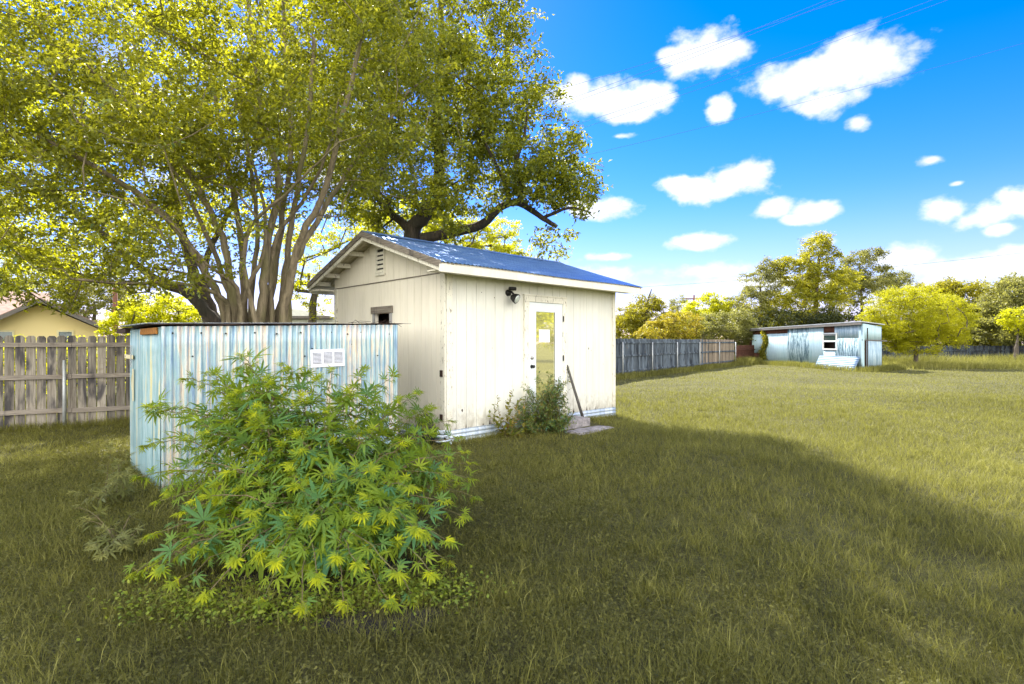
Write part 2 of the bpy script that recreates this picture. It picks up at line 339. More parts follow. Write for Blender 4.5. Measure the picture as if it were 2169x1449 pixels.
def patch(cx, cy, rx, ry, seed):
    r_ = np.random.default_rng(seed); ph = r_.uniform(0, 6.28, 4); n = 40; vs = [(cx, cy, float(gh(cx, cy))+.012)]
    for ring in (.5, 1.):
        for i in range(n):
            a = 2*math.pi*i/n; k = ring*(1+.18*math.sin(3*a+ph[0])+.12*math.sin(7*a+ph[1])+.07*math.sin(13*a+ph[2]))
            x = cx+rx*k*math.cos(a); y = cy+ry*k*math.sin(a); vs.append((x, y, float(gh(x, y))+.012*(ring < 1)+.004*(ring == 1)))
    fs = [(0, 1+i, 1+(i+1) % n) for i in range(n)]+[(1+i, 1+n+i, 1+n+(i+1) % n, 1+(i+1) % n) for i in range(n)]
    mb = MB(); mb.add(vs, fs); return mb
mb = patch(-1.35, 3.55, .85, .55, 3); b2 = patch(-.72, 2.93, .38, .17, 5); mb.add(b2.v, b2.f)
tag(mb.build('soil', sm.m), kind='structure')

# ------------------------------------------------------------------ the white garden shed
A1 = R(44.19); d1 = Vector((math.cos(A1), math.sin(A1), 0)); d2 = Vector((-math.sin(A1), math.cos(A1), 0))
SC = Vector((-1.015, 8.116, 0)); LX = 4.385; LY = 3.6; RY = 1.83; RZ = 3.44; SL = .332
shed = empty('garden_shed', SC, A1, 'cream painted garden shed with sky tinted metal gable roof and glazed white door', 'shed')
def roofz(y): return RZ-SL*abs(y-RY)
def boards_front(mb, L, z0, z1, step, holes, place):
    """grooved siding: boards between z0 and z1, cut round the holes (a0,a1,b0,b1)"""
    cuts = set([0, L]); k = step
    while k < L-.03: cuts.add(round(k, 4)); k += step
    for h in holes: cuts.add(h[0]); cuts.add(h[1])
    cuts = sorted(cuts)
    for a, b in zip(cuts[:-1], cuts[1:]):
        if b-a < .004: continue
        g0 = .003 if abs(a/step-round(a/step)) < 1e-3 else 0; g1 = .003 if abs(b/step-round(b/step)) < 1e-3 else 0
        m = (a+b)/2; segs = [(z0, z1)]
        for h in holes:
            if h[0] < m < h[1]: segs = [(z0, h[2]), (h[3], z1)]
        for s0, s1 in segs: place(mb, a+g0, b-g1, s0, s1)
DOOR = (1.72, 2.765, .17, 2.30)
mb = MB()
boards_front(mb, LX, .19, 2.62, .203, [DOOR], lambda m, a, b, s0, s1: m.box(a, b, -.012, 0, s0, s1))
for a, b, s0, s1 in ((0, DOOR[0], .1, 2.64), (DOOR[1], LX, .1, 2.64), (DOOR[0], DOOR[1], DOOR[3], 2.64)): mb.box(a, b, 0.001, .05, s0, s1)
w = mb.build('front_wall', m_siding, shed); w['label'] = 'front wall of grooved cream siding with peeling bottom edge'
WIN = (1.55, 2.05, 1.40, 2.05)
mb = MB()
boards_front(mb, LY, .19, 2.60, .203, [WIN], lambda m, a, b, s0, s1: m.box(-.012, 0, a, b, s0, s1))
for a, b, s0, s1 in ((.05, WIN[0], .1, 2.64), (WIN[1], LY, .1, 2.64), (WIN[0], WIN[1], WIN[3], 2.64), (WIN[0], WIN[1], .1, WIN[2])): mb.box(.001, .05, a, b, s0, s1)
mb.build('side_wall', m_gable, shed)
mb = MB(); k = 0.0; VG = (RY-.16, RY+.14, 2.72, 3.22)
while k < LY-.01:
    a, b = k+.003, min(k+.203, LY)-.003
    for (p, q) in ([(a, b)] if not (a < RY < b) else [(a, RY), (RY, b)]):
        mb.prism([(p, 2.615), (q, 2.615), (q, roofz(q)-.035), (p, roofz(p)-.035)], 'x', -.030, -.012)
    k += .203
mb.prism([(0, 2.60), (LY, 2.60), (LY, roofz(LY)-.03), (RY, RZ-.03), (0, roofz(0)-.03)], 'x', -.011, .04)
mb.build('gable_panel', m_gable, shed)
mb = MB(); mb.box(LX-.05, LX, .05, LY-.05, .1, 2.64); mb.box(0.05, LX-.05, LY-.05, LY, .1, 2.64)
mb.prism([(0.05, 2.64), (LY, 2.64), (LY, roofz(LY)-.05), (RY, RZ-.05), (0.05, roofz(0)-.05)], 'x', LX-.05, LX)
mb.build('rear_wall', m_siding, shed)
mb = MB(); mb.box(.10, LX-.1, .10, LY-.1, .08, .15); mb.build('floor', m_void, shed)
# corner boards
def rough_board(mb, x0, x1, y0, y1, z0, z1): mb.box(x0, x1, y0, y1, z0, z1)
for nm, bx in (('corner_trim', (-.0, .115, -.034, -.013, .17, 2.60)), ('corner_trim', (-.036, -.013, -.034, .085, .17, 2.60)),
               ('corner_trim', (LX-.08, LX+.022, -.032, -.013, .15, 2.60)), ('corner_trim', (LX+.001, LX+.02, -.012, .09, .15, 2.6)), ('corner_trim', (-.034, -.013, LY-.09, LY+.02, .17, 2.60))):
    m = MB(); rough_board(m, *bx); m.build(nm, m_trim, shed, bevel=.003)
# skirting of horizontal corrugated metal
def hsheet(mb, p0, p1, z0, z1, per=.066, amp=.009, off=0.):
    p0 = Vector(p0); p1 = Vector(p1); L = (p1-p0).length; d = (p1-p0)/L; nrm = Vector((d.y, -d.x)); n = int((z1-z0)/per*8)
    def fn(u, v):
        q = p0+d*u*L+nrm*(math.sin(2*math.pi*v*(z1-z0)/per)*amp+off+.006*math.sin(u*L*3)); return (q.x, q.y, z0+(z1-z0)*v+.004*math.sin(u*L*2.3))
    return mb.grid(fn, max(3, int(L/.15)), n)
mb = MB(); hsheet(mb, (-.03, -.045), (LX, -.045), -.06, .205); mb.build('skirt_sheet', m_skirt, shed, True, thick=.002)
mb = MB(); hsheet(mb, (-.045, LY), (-.045, -.03), -.06, .205); mb.build('skirt_sheet', m_skirt, shed, True, thick=.002)
# roof
X0, X1, YE, YB = -.37, 4.78, -.41, 4.02
def roofsheet(mb, off, x0, x1, ya, yb, per=.076, amp=.008):
    n = int((x1-x0)/per*8)
    return mb.grid(lambda u, v: (x0+(x1-x0)*u, ya+(yb-ya)*v, roofz(ya+(yb-ya)*v)+off+amp*math.sin(2*math.pi*(x0+(x1-x0)*u)/per)+.006*math.sin(u*9+v*4)), n, 6)
mb = MB(); roofsheet(mb, 0, X0-.02, X1+.02, YE-.03, RY); roofsheet(mb, 0, X0-.02, X1+.02, RY, YB); mb.build('roof', m_roof, shed, True)
mb = MB(); mb.grid(lambda u, v: (X0-.03+(X1-X0+.06)*u, RY+(v-.5)*.30, roofz(RY+(v-.5)*.3)+.014+(.012 if abs(v-.5) < .01 else 0)), 3, 5); mb.build('ridge_cap', m_roof, shed)
for a_ in ((X0, -.0, YE, RY), (X0, -.0, RY, YB), (LX, X1, YE, RY), (.002, LX, LY+.0, YB)):
    mb = MB(); roofsheet(mb, -.02, *a_); mb.build('soffit', m_soffit, shed, True)
def rake(mb, x0, x1, top, bot, ya, yb):
    mb.prism([(ya, roofz(ya)+bot), (yb, roofz(yb)+bot), (yb, roofz(yb)+top), (ya, roofz(ya)+top)], 'x', x0, x1)
for ya, yb in ((YE-.01, RY), (RY, YB)):
    m = MB(); rake(m, X0-.045, X0-.02, .012, -.085, ya, yb); o = m.build('rake_board', m_greywood, shed, bevel=.004); o['label'] = 'bare weathered grey rake board'
    m = MB(); rake(m, X0-.019, X0+.01, -.03, -.145, ya+.02, yb); m.build('rake_trim', m_trim, shed, bevel=.003)
m = MB(); rake(m, X1, X1+.02, -.012, -.13, YE, RY); m.build('rake_trim', m_fascia, shed)
for y in (2.45, 2.95, 3.4, 3.80, -.05, .5, 1.05):
    m = MB(); zz = roofz(y)-.03; m.box(X0+.012, -.032, y-.02, y+.02, zz-.085, zz-.004); m.build('lookout', m_trim, shed)
m = MB(); m.prism([(YB-.03, roofz(YB)-.19), (YB, roofz(YB)-.19), (YB, roofz(YB)-.02), (YB-.03, roofz(YB)-.02)], 'x', X0+.012, X1); m.build('fascia', m_fascia, shed)
m = MB(); m.box(X0+.012, -.032, 3.62, YB-.031, 2.56, 2.585); m.build('soffit_board', m_trim, shed)
m = MB(); m.box(X0-.045, X1+.02, YE-.012, YE+.012, 2.545, 2.655); m.build('fascia', m_fascia, shed, bevel=.003)
m = MB(); m.box(X0+.012, X1, YE+.013, YE+.03, 2.60, 2.692); m.build('sub_fascia', m_gable, shed)
m = MB(); m.box(X0+.012, X1-.005, YE+.031, -.034, 2.585, 2.60); m.build('soffit_board', m_gable, shed)
m = MB(); m.box(-.028, -.0125, -.005, LY, 2.60, 2.614); m.build('gable_joint', m_greywood, shed)
# gable vent
f = MB()
for bx in ((VG[0], VG[0]+.035, VG[2], VG[3]), (VG[1]-.035, VG[1], VG[2], VG[3]), (VG[0]+.035, VG[1]-.035, VG[2], VG[2]+.045), (VG[0]+.035, VG[1]-.035, VG[3]-.04, VG[3])):
    f.box(-.058, -.031, bx[0], bx[1], bx[2], bx[3])
vent = f.build('gable_vent', m_trim, shed)
m = MB(); m.box(-.034, -.0312, VG[0]+.035, VG[1]-.035, VG[2]+.045, VG[3]-.04); m.build('vent_opening', m_dark, vent)
for i in range(5):
    z = VG[2]+.075+i*.078; m = MB(); m.add([(-.062, VG[0]+.036, z-.02), (-.062, VG[1]-.036, z-.02), (-.040, VG[1]-.036, z+.028), (-.040, VG[0]+.036, z+.028),
        (-.058, VG[0]+.036, z-.028), (-.058, VG[1]-.036, z-.028), (-.036, VG[1]-.036, z+.02), (-.036, VG[0]+.036, z+.02)], [(0,1,2,3),(7,6,5,4),(0,4,5,1),(2,6,7,3),(0,3,7,4),(1,5,6,2)]); m.build('slat', m_trim, vent)
# small side window
f = MB()
for bx in ((WIN[0]-.07, WIN[0], WIN[2], WIN[3]), (WIN[1], WIN[1]+.07, WIN[2], WIN[3]), (WIN[0], WIN[1], WIN[2], WIN[2]+.05)): f.box(-.032, -.013, bx[0], bx[1], bx[2], bx[3])
wn = f.build('window', wood('grey_window_wood', (.20, .21, .22), (.42, .42, .42), (.10, .10, .10), .6), shed, bevel=.003)
m = MB(); m.box(-.05, -.013, WIN[0]-.10, WIN[1]+.10, WIN[3]+.001, WIN[3]+.125); m.build('window_head', m_greywood, wn, bevel=.006)
m = MB(); m.box(.30, .32, WIN[0]-.3, WIN[1]+.3, 1.2, 2.3); m.build('dark_room', m_void, wn)
m = MB()
for i in range(9): m.box(.16, .17, WIN[0]+.10, WIN[0]+.22, 1.42+i*.07, 1.475+i*.07)
m.box(.171, .176, WIN[0]+.10, WIN[0]+.22, 1.42, 2.04); m.build('shutter', m_red, wn)
# door
fr = MB(); T = .045
fr.box(1.672, 1.79, -.055, -.0125, .17, 2.355-.10); fr.box(2.70, 2.80, -.055, -.0125, .17, 2.255); fr.box(1.672, 2.80, -.055, -.0125, 2.256, 2.356)
fr.box(1.66, 2.81, -.062, -.0125, 2.357, 2.385)
dfr = fr.build('door_frame', m_trim, shed, bevel=.004)
m = MB(); m.box(1.66, 2.81, -.07, .05, .14, .19); m.build('threshold', m_greywood, dfr)
g = (1.955, 2.487, .50, 2.10); dp = MB()
dp.box(1.793, g[0], -.035, .005, .20, 2.252); dp.box(g[1], 2.697, -.035, .005, .20, 2.252); dp.box(g[0], g[1], -.035, .005, .20, g[2]); dp.box(g[0], g[1], -.035, .005, g[3], 2.252)
door = dp.build('door', m_door, shed, bevel=.002)
m = MB(); t_ = .035
m.box(g[0]-t_, g[0]+.012, -.047, -.0352, g[2]-t_, g[3]+t_); m.box(g[1]-.012, g[1]+t_, -.047, -.0352, g[2]-t_, g[3]+t_)
m.box(g[0]+.012, g[1]-.012, -.047, -.0352, g[3]-.012, g[3]+t_); m.box(g[0]+.012, g[1]-.012, -.047, -.0352, g[2]-t_, g[2]+.012); m.build('glass_bead', m_door, door, bevel=.004)
m = MB(); m.box(g[0]-.005, g[1]+.005, -.030, -.024, g[2]-.005, g[3]+.005); m.build('glass_pane', m_glass_d, door)
def knob(x, z, r, L, mat, nm):
    m = MB(); m.tube([(x, -.035, z), (x, -.043, z)], [r*1.15, r*1.1], 16); m.tube([(x, -.043, z), (x, -.043-L*.5, z)], r*.45, 12)
    m.tube([(x, -.043-L*.45, z), (x, -.043-L*.6, z), (x, -.043-L*.85, z), (x, -.043-L, z)], [r*.5, r*.95, r*.95, r*.55], 16); m.build(nm, mat, door, True)
knob(1.865, 1.12, .030, .06, m_dark, 'door_knob'); knob(1.865, 1.27, .026, .022, m_chrome, 'deadbolt')
for z in (1.98, 1.25, .52):
    m = MB(); m.tube([(2.699, -.062, z-.055), (2.699, -.062, z+.055)], .009, 8); m.box(2.685, 2.72, -.059, -.056, z-.05, z+.05); m.build('hinge', m_dark, door)
# floodlight under the eave
fl = MB(); fx, fz = 1.30, 2.40
fl.tube([(fx, -.013, fz-.02), (fx, -.05, fz-.02)], .055, 16); lamp = fl.build('floodlight', m_dark, shed, True); lamp['label'] = 'black motion floodlight under the eave'
m = MB(); m.tube([(fx-.03, -.08, fz+.045), (fx+.08, -.13, fz+.045)], .032, 12); m.tube([(fx, -.045, fz), (fx+.01, -.10, fz-.01), (fx+.03, -.13, fz-.05)], .018, 8); m.build('motion_sensor', m_dark, lamp, True)
hc = Vector((fx+.03, -.15, fz-.11)); ha = Vector((.25, -.80, -.42)).normalized()
m = MB(); m.tube([hc-ha*.07, hc-ha*.05, hc+ha*.0, hc+ha*.05, hc+ha*.055], [.025, .05, .075, .085, .085], 20); m.build('lamp_head', m_dark, lamp, True)
m = MB(); m.tube([hc+ha*.056, hc+ha*.064, hc+ha*.070], [.072, .06, .025], 20); m.build('lamp_lens', m_lens, lamp, True)
for z in (1.07, .40):
    m = MB(); m.box(-.052, -.0365, .012, .075, z-.05, z+.05); m.box(-.058, -.053, .028, .06, z-.03, z+.03); m.build('rusty_bracket', m_rust, shed, bevel=.004)
# splits, rot and nail marks along the bottom of the siding
m = MB(); rr = random.Random(4)
for i in range(26):
    x = rr.choice([rr.uniform(.15, 1.6), rr.uniform(3.0, 4.25), rr.uniform(3.0, 4.25)]); h = rr.uniform(.02, .11)
    m = MB(); m.prism([(x-.006, .19), (x+.012, .19), (x+.006, .19+h*.6), (x+.002, .19+h), (x-.004, .19+h*.5)], 'y', -.0135-.0001*i, -.0122); m.build('rot_spot', m_rust, shed)
for x, z, s in ((.32, .48, .022), (3.52, 1.42, .018), (1.0, 2.28, .010), (.72, 2.35, .008), (3.6, 1.38, .008), (.95, 1.45, .006), (1.4, .8, .006), (4.0, 1.1, .007), (3.9, 2.0, .006)):
    m = MB(); m.prism([(x+s*math.cos(a)*(.7+.3*math.sin(a*3)), z+s*1.2*math.sin(a)) for a in np.arange(0, 6.2, .9)], 'y', -.0137, -.0123); m.build('rot_spot', m_rust, shed)

note = MB()
note.box(2.058, 2.345, -.0325, -.0315, 1.545, 1.775)
nt = empty('paper_note', SC+d1*2.2, A1, 'white sheet of paper taped inside the frame on the door glass', 'note')
def shift(mb, dx): mb.v = [(v[0]-dx, v[1], v[2]) for v in mb.v]; return mb
shift(note, 2.2).build('sheet', m_paper, nt)
m = MB(); rr = random.Random(2)
for row in range(4):
    z = 1.74-row*.035-(.03 if row > 1 else 0); x = -.10+rr.uniform(0, .02); m = MB(); q = []
    while x < .10: q.append((x, -.0335, z+rr.uniform(-.005, .006))); x += .006
    m.tube(q, .0012, 4); m.build('handwriting', m_ink, nt)

def ploc(x, y, z=0): return SC+d1*x+d2*y+Vector((0, 0, z))
st = MB(); rr = random.Random(5)
def rblock(x0, x1, y0, y1, z0, z1, jit=.02, nx=9, ny=5):
    m = MB()
    def P(i, j, z):
        x = x0+(x1-x0)*i/nx; y = y0+(y1-y0)*j/ny
        return (x+rr.uniform(-jit, jit)*.5, y+rr.uniform(-jit, jit)*.5, z+rr.uniform(-jit, jit)*.3)
    top = [[P(i, j, z1) for i in range(nx+1)] for j in range(ny+1)]
    V = [p for r in top for p in r]; Fs = [(j*(nx+1)+i, j*(nx+1)+i+1, (j+1)*(nx+1)+i+1, (j+1)*(nx+1)+i) for j in range(ny) for i in range(nx)]
    per = [(i, 0) for i in range(nx)]+[(nx, j) for j in range(ny)]+[(i, ny) for i in range(nx, 0, -1)]+[(0, j) for j in range(ny, 0, -1)]
    b = len(V); V += [(top[j][i][0], top[j][i][1], z0) for i, j in per]; n = len(per)
    Fs += [(b+k, b+(k+1) % n, per[(k+1) % n][1]*(nx+1)+per[(k+1) % n][0], per[k][1]*(nx+1)+per[k][0]) for k in range(n)]
    m.add(V, Fs); return m
o = rblock(-.5, .45, -.22, .22, -.1, .17, .015).build('concrete_step', m_conc, None, bevel=.012); o.location = ploc(2.45, -.30); o.rotation_euler = (0, 0, A1)
tag(o, 'thick pale concrete block step below the glazed door', 'step')
o = rblock(-.50, .55, -.17, .17, -.06, .035, .03).build('concrete_slab', m_conc, None, bevel=.008); o.location = ploc(2.52, -.80); o.rotation_euler = (0, R(1), A1+R(4))
tag(o, 'thin cracked concrete slab lying in the grass before the door step', 'slab')
m = MB(); m.tube([ploc(3.02, -.30, .03)-ploc(2.85, -.05), ploc(2.93, -.17, .55)-ploc(2.85, -.05), ploc(2.83, -.04, 1.09)-ploc(2.85, -.05), ploc(2.828, -.036, 1.12)-ploc(2.85, -.05)], [.028, .026, .022, .012], 8)
o = m.build('wooden_stake', wood('dark_stake_wood', (.05, .05, .05), (.13, .12, .11), (.02, .02, .02), .6), None, True); o.location = ploc(2.85, -.05)
tag(o, 'dark wooden stake leaning on the wall right of the door', 'stake')
# standpipe with a dark cover at the shed corner
sp = empty('garden_tap', ploc(-.22, .22), A1, 'white standpipe under black wrap by the near corner of the shed', 'tap')
m = MB(); m.tube([(0, 0, -.05), (0, 0, .36), (-.02, -.01, .40), (-.07, -.04, .40)], .016, 10); m.build('pipe', m_palewall, sp, True)
m = MB()
for i in range(5):
    a = i*1.25; m.tube([(.05*math.cos(a), .09*math.sin(a), .0), (.12*math.cos(a+.3), .14*math.sin(a+.3), .14), (.07*math.cos(a+.6), .09*math.sin(a+.6), .34), (.04, .04, .44)], [.05, .06, .05, .02], 7)
m.build('black_cover', m_dark, sp, True)
m = MB(); m.tube([(-.07+.11*math.cos(a), -.28+.11*math.sin(a), .04+.012*a) for a in np.arange(0, 18, .3)], .012, 6)
o = m.build('garden_hose', m_skirt, None, True); o.location = ploc(.1, .0); tag(o, 'coiled blue grey garden hose on the ground at the shed corner', 'hose')

# ------------------------------------------------------------------ corrugated enclosure
EC = Vector((-3.55, 5.40, 0)); enc = empty('pump_house', EC, A1, 'low galvanised corrugated pump house with rusty flat roof', 'shed')
fz1 = lambda u: 1.708+.075*u
mb = MB(); sheet(mb, (-.0, 0), (1.56, 0), -.05, lambda u: 1.708+.043*u, .068, .0115, 10, .006); mb.build('front_wall', m_galv, enc, True, thick=.0015)
mb = MB(); sheet(mb, (1.50, -.004), (2.75, -.004), -.05, lambda u: 1.752+.034*u, .068, .0115, 10, .006, off=.010); mb.build('front_wall', m_galv, enc, True, thick=.0015)
mb = MB(); sheet(mb, (-.005, 1.65), (-.005, .90), -.05, 1.70, .068, .003, 8, .003); mb.build('side_wall', m_galv2, enc, True, thick=.0015)
mb = MB(); sheet(mb, (-.009, .95), (-.009, .0), -.05, 1.70, .068, .0085, 8, .004); mb.build('side_wall', m_galv2, enc, True, thick=.0015)
mb = MB(); sheet(mb, (2.745, 0), (2.745, 1.65), -.05, 1.77); mb.build('side_wall', m_galv, enc, True, thick=.0015)
mb = MB(); sheet(mb, (2.745, 1.65), (0, 1.65), -.05, 1.72); mb.build('rear_wall', m_galv, enc, True, thick=.0015)
mb = MB(); nX = 40
def rf(u, v): return (-.06+3.03*u, -.05+2.35*v, 1.722+.085*u+.004*math.sin(u*23+v*7)+.006*math.sin(v*19)+(-.006 if v > .8 and u < .2 else 0))
mb.grid(lambda u, v: rf(u, .015+.985*v), 60, 14); rfo = mb.build('roof', m_rustsheet, enc, thick=.004); rfo['label'] = 'rusty flat roof sheet'
mb = MB(); mb.grid(lambda u, v: (-.11+2.0*u, .2+1.4*v, 1.742+.05*u+.007*math.sin(v*120)), 4, 120); mb.build('loose_sheet', m_post, rfo)
m = MB(); m.box(-.036, -.020, .04, .86, 1.63, 1.698); m.build('header_board', m_orange, enc, bevel=.004)
m = MB(); m.box(-.05, 2.9, -.03, -.02, 1.700, 1.712) if False else m.box(-.055, -.005, 1.66, 2.28, 1.66, 1.712); m.build('roof_beam', m_rust, enc)
m = MB(); m.tube([(x, 0, z) for x, z in ((0, 0),)]*1+[(0, 0, 0)], .001, 3) if False else None
hs_ = MB(); hs_.box(-.034, -.024, 1.33, 1.86, 1.345, 1.395); hasp = hs_.build('latch_bar', m_cream, enc, bevel=.004)
m = MB(); m.tube([(-.024, 1.80, 1.37), (-.0355, 1.80, 1.37)], .011, 10); m.build('bolt_hole', m_dark, hasp)
m = MB()
for i in range(12): 
    z = 1.50-i*.022; m.tube([(-.038 if i % 2 else -.036, 1.40+.02*math.cos(a), z+.011*math.sin(a)) for a in np.arange(0, 6.5, .8)], .0035, 5)
m.build('chain', m_post, hasp, True)
m = MB(); m.box(-.028, -.020, 1.33, 1.37, .85, 1.23); m.tube([(-.03, 1.36+.05*math.sin(a), 1.16-.06*a) for a in np.arange(0, 3.2, .3)], .004, 5); m.build('strap', m_cream, hasp)
# louvred vent
lv = MB(); a0, a1, z0, z1 = 1.556, 2.0, 1.205, 1.425
lv.box(a0, a1, -.034, -.024, z0, z1)
lo = lv.build('louver_vent', m_louver, enc, bevel=.004); lo.rotation_euler = (0, R(-1.2), 0)
for k in range(3):
    x0_ = a0+.03+k*.138; m = MB(); m.box(x0_, x0_+.105, -.0365, -.0345, z0+.05, z1-.03); m.build('louver_gap', plain('slate_gap', (.04, .06, .12), .6), lo) if k == 0 else m.build('louver_gap', bpy.data.materials['slate_gap'], lo)
    m = MB()
    for i in range(9):
        z = z0+.055+i*.0155; m.prism([(-.046, z), (-.0368, z+.008), (-.0368, z+.0095), (-.0465, z+.0015)], 'x', x0_, x0_+.105)
    m.build('louver_blades', m_louver, lo)
m = MB()
for i, x in enumerate((.10, .36, .60, .90, 1.14, 1.42, 1.66, 1.80, 2.02, 2.2, 2.62)): 
    z = 1.64+.03*x/2.7+.012*math.sin(i*3); m = MB(); m.tube([(x, -.004, z), (x, -.024, z)], [.011, .007], 8); m.build('roofing_nail', m_dark, enc)
for x, z in ((.28, 1.40), (1.93, 1.50), (2.07, 1.52), (1.56, 1.47), (1.47, 1.38), (2.15, 1.2), (2.45, 1.37), (.30, 1.1)): m = MB(); m.tube([(x, -.004, z), (x, -.022, z)], [.010, .006], 8); m.build('roofing_nail', m_dark, enc)
# twigs on its roof
m = MB(); rr = random.Random(9)
for i in range(9):
    p = Vector((1.7+rr.uniform(0, .95), .02+rr.uniform(0, .25), 1.80)); q = [p]
    for j in range(4): q.append(q[-1]+Vector((rr.uniform(.02, .08), rr.uniform(-.03, .03), rr.uniform(-.012, .028)*(1 if j < 2 else -1))))
    m.tube(q, .003, 4)
o = m.build('dry_twigs', m_rust, None); o.location = EC; o.rotation_euler = (0, 0, A1); tag(o, 'dry bent twigs lying on the right edge of the pump house roof', 'twigs', kind='stuff')

# ------------------------------------------------------------------ fences
def fence(name, p0, p1, H, label, mats, step=.142, posts=None, rails=(.30, .93, 1.50), gap=.010, railside=-1, zb=-.03, dogear=.035, cat='fence', taper=0, prow=m_post, rail=None):
    p0 = Vector(p0); p1 = Vector(p1); L = (p1-p0).length; a = math.atan2(p1.y-p0.y, p1.x-p0.x)
    root = empty(name, (p0.x, p0.y, 0), a, label, cat); rr = random.Random(int(L*100)); n = int(L/step)
    groups = {}
    for i in range(n):
        x = i*step; mi = mats(x/L) if callable(mats) else mats
        m = groups.setdefault(mi.name, (mi, MB()))[1]
        w = step-gap-rr.uniform(0, .004); h = H+rr.uniform(-.015, .015)+taper*x/L; t = rr.uniform(-.003, .003); le = rr.uniform(-.004, .004)
        m.prism([(x, zb), (x+w, zb), (x+w+le, h-dogear), (x+w-dogear*.8+le, h), (x+dogear*.8+le, h), (x+le, h-dogear)], 'y', t-.008, t+.008)
    for mi, m in groups.values(): m.build('pickets', mi, root)
    for z in rails:
        x = 0
        while x < L:
            l = min(2.5, L-x); m = MB(); s = rr.uniform(-.012, .012); ya, yb = sorted((railside*.012, railside*.05))
            zz = z+(taper*x/L)
            m.add([(x, ya, zz-.04), (x+l-.004, ya, zz-.04+s), (x+l-.004, yb, zz-.04+s), (x, yb, zz-.04), (x, ya, zz+.04), (x+l-.004, ya, zz+.04+s), (x+l-.004, yb, zz+.04+s), (x, yb, zz+.04)],
                  [(3,2,1,0),(4,5,6,7),(0,1,5,4),(1,2,6,5),(2,3,7,6),(3,0,4,7)])
            m.build('rail', rail or m_rail, root, bevel=.004); x += l
    for x, h in (posts or []):
        m = MB(); m.tube([(x, railside*.075, -.1), (x, railside*.075, h)], .028, 10); m.build('post', prow, root, True)
    return root
FL0 = (-8.94-4*.886, 9.32-4*.463); FC = (-4.06, 11.87)
fence('picket_fence', (-12.48, 7.46), FC, 1.665, 'weathered grey dog eared fence left of the pump house with sunlit gaps', m_fence, .145,
      [(1.6, 1.2), (4.9, 1.22), (8.2, 1.2)], (.30, .925, 1.50), .014)
FR0 = Vector((-4.06, 11.87)); FR1 = Vector((15.2, 36.5)); LR = (FR1-FR0).length
def rp(px):
    r = (px-1084.5)/FP; dx, dy = (FR1-FR0)/LR; return (FR0.y*r-FR0.x)/(dx-dy*r)
fence('board_fence', FR0, FR1, 1.70, 'long blue grey board fence with steel posts running back to the far shed', lambda u: m_fence_b if u < .80+.03*math.sin(u*400) else m_fence_t, .142,
      [(rp(p), 1.55) for p in (1316, 1379, 1432, 1479.7, 1521.5, 1556)], (.28, .95, 1.52), .008, rail=m_fence_b)
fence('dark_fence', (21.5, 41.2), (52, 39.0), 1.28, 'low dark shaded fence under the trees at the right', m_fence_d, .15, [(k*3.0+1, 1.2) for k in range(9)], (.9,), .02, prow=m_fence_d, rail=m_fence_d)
fence('lattice_fence', (15.35, 36.7), (18.0, 39.6), 1.32, 'short reddish brown boarded gap between the long fence and the far shed', m_brown, .12, [], (.5, 1.0), .02, rail=m_brown)

# ------------------------------------------------------------------ far corrugated shed
FSC = Vector((18.6, 28.3, 0)); FA = math.atan2(12.2, -.5); fs = empty('storage_shed', FSC, FA, 'long low storage shed of patched pale blue corrugated sheets', 'shed')
FLn = 12.21; SV = Vector((.567, -.824))*2.6
def ft(px): r = (px-1084.5)/FP; return (18.6-28.3*r)/(r+.041)
topz = lambda t: 2.57-.10*t/FLn
def fsheet(name, pa, pb, za, zb, mat, off, per=.09, amp=.012, lab=None):
    """front sheet between photo columns pa (right) and pb (left)"""
    a, b = ft(pa), ft(pb); mb = MB(); fa_ = (lambda u: (za(a+(b-a)*u) if callable(za) else za)); fb_ = (lambda u: (zb(a+(b-a)*u) if callable(zb) else zb))
    sheet(mb, (b, off), (a, off), lambda u: fa_(1-u), lambda u: fb_(1-u), per, amp)
    o = mb.build(name, mat, fs, True, thick=.003)
    if lab: o['label'] = lab
    return o
tz = lambda d: (lambda t: topz(t)-d)
fsheet('wall_sheet', 1829, 1819, -.1, tz(.05), m_farwall, 0)
fsheet('wall_sheet', 1819.5, 1768, 1.72, tz(.05), m_farblue, 0)
fsheet('wall_sheet', 1819.5, 1770, -.1, 1.76, m_farpeel, .02)
W0, W1 = ft(1774.5), ft(1744.5)
fsheet('wall_sheet', 1774.5, 1744.5, -.1, 1.07, m_farwall, 0)
o = fsheet('wall_sheet', 1769, 1744.5, 2.1, tz(.05), m_brown, 0, lab='rusty brown patch above the window')
fsheet('wall_sheet', 1745, 1714, -.1, tz(.05), m_farwall, .01)
fsheet('wall_sheet', 1714.5, 1669, -.1, tz(.05), m_farpeel, .02)
fsheet('wall_sheet', 1669.5, 1616, -.1, tz(.38), m_farwall, 0)
o = fsheet('wall_sheet', 1669.5, 1590.5, tz(.40), tz(.05), m_brown, -.03, lab='rusty brown strip below the roof')
fsheet('wall_sheet', 1616.5, 1593, .75, tz(.38), m_farwall, .01)
fsheet('wall_sheet', 1616.5, 1591, -.1, .75, m_brown, -.03, lab='rotten brown board at the left foot')
m = MB(); m.box(FLn-.06, FLn+.06, -.08, .05, -.1, topz(FLn)-.05); m.build('corner_post', m_brown, fs)
m = MB(); m.box(-.05, .05, -.05, .05, -.1, 2.5); m.build('corner_post', m_farwall, fs)
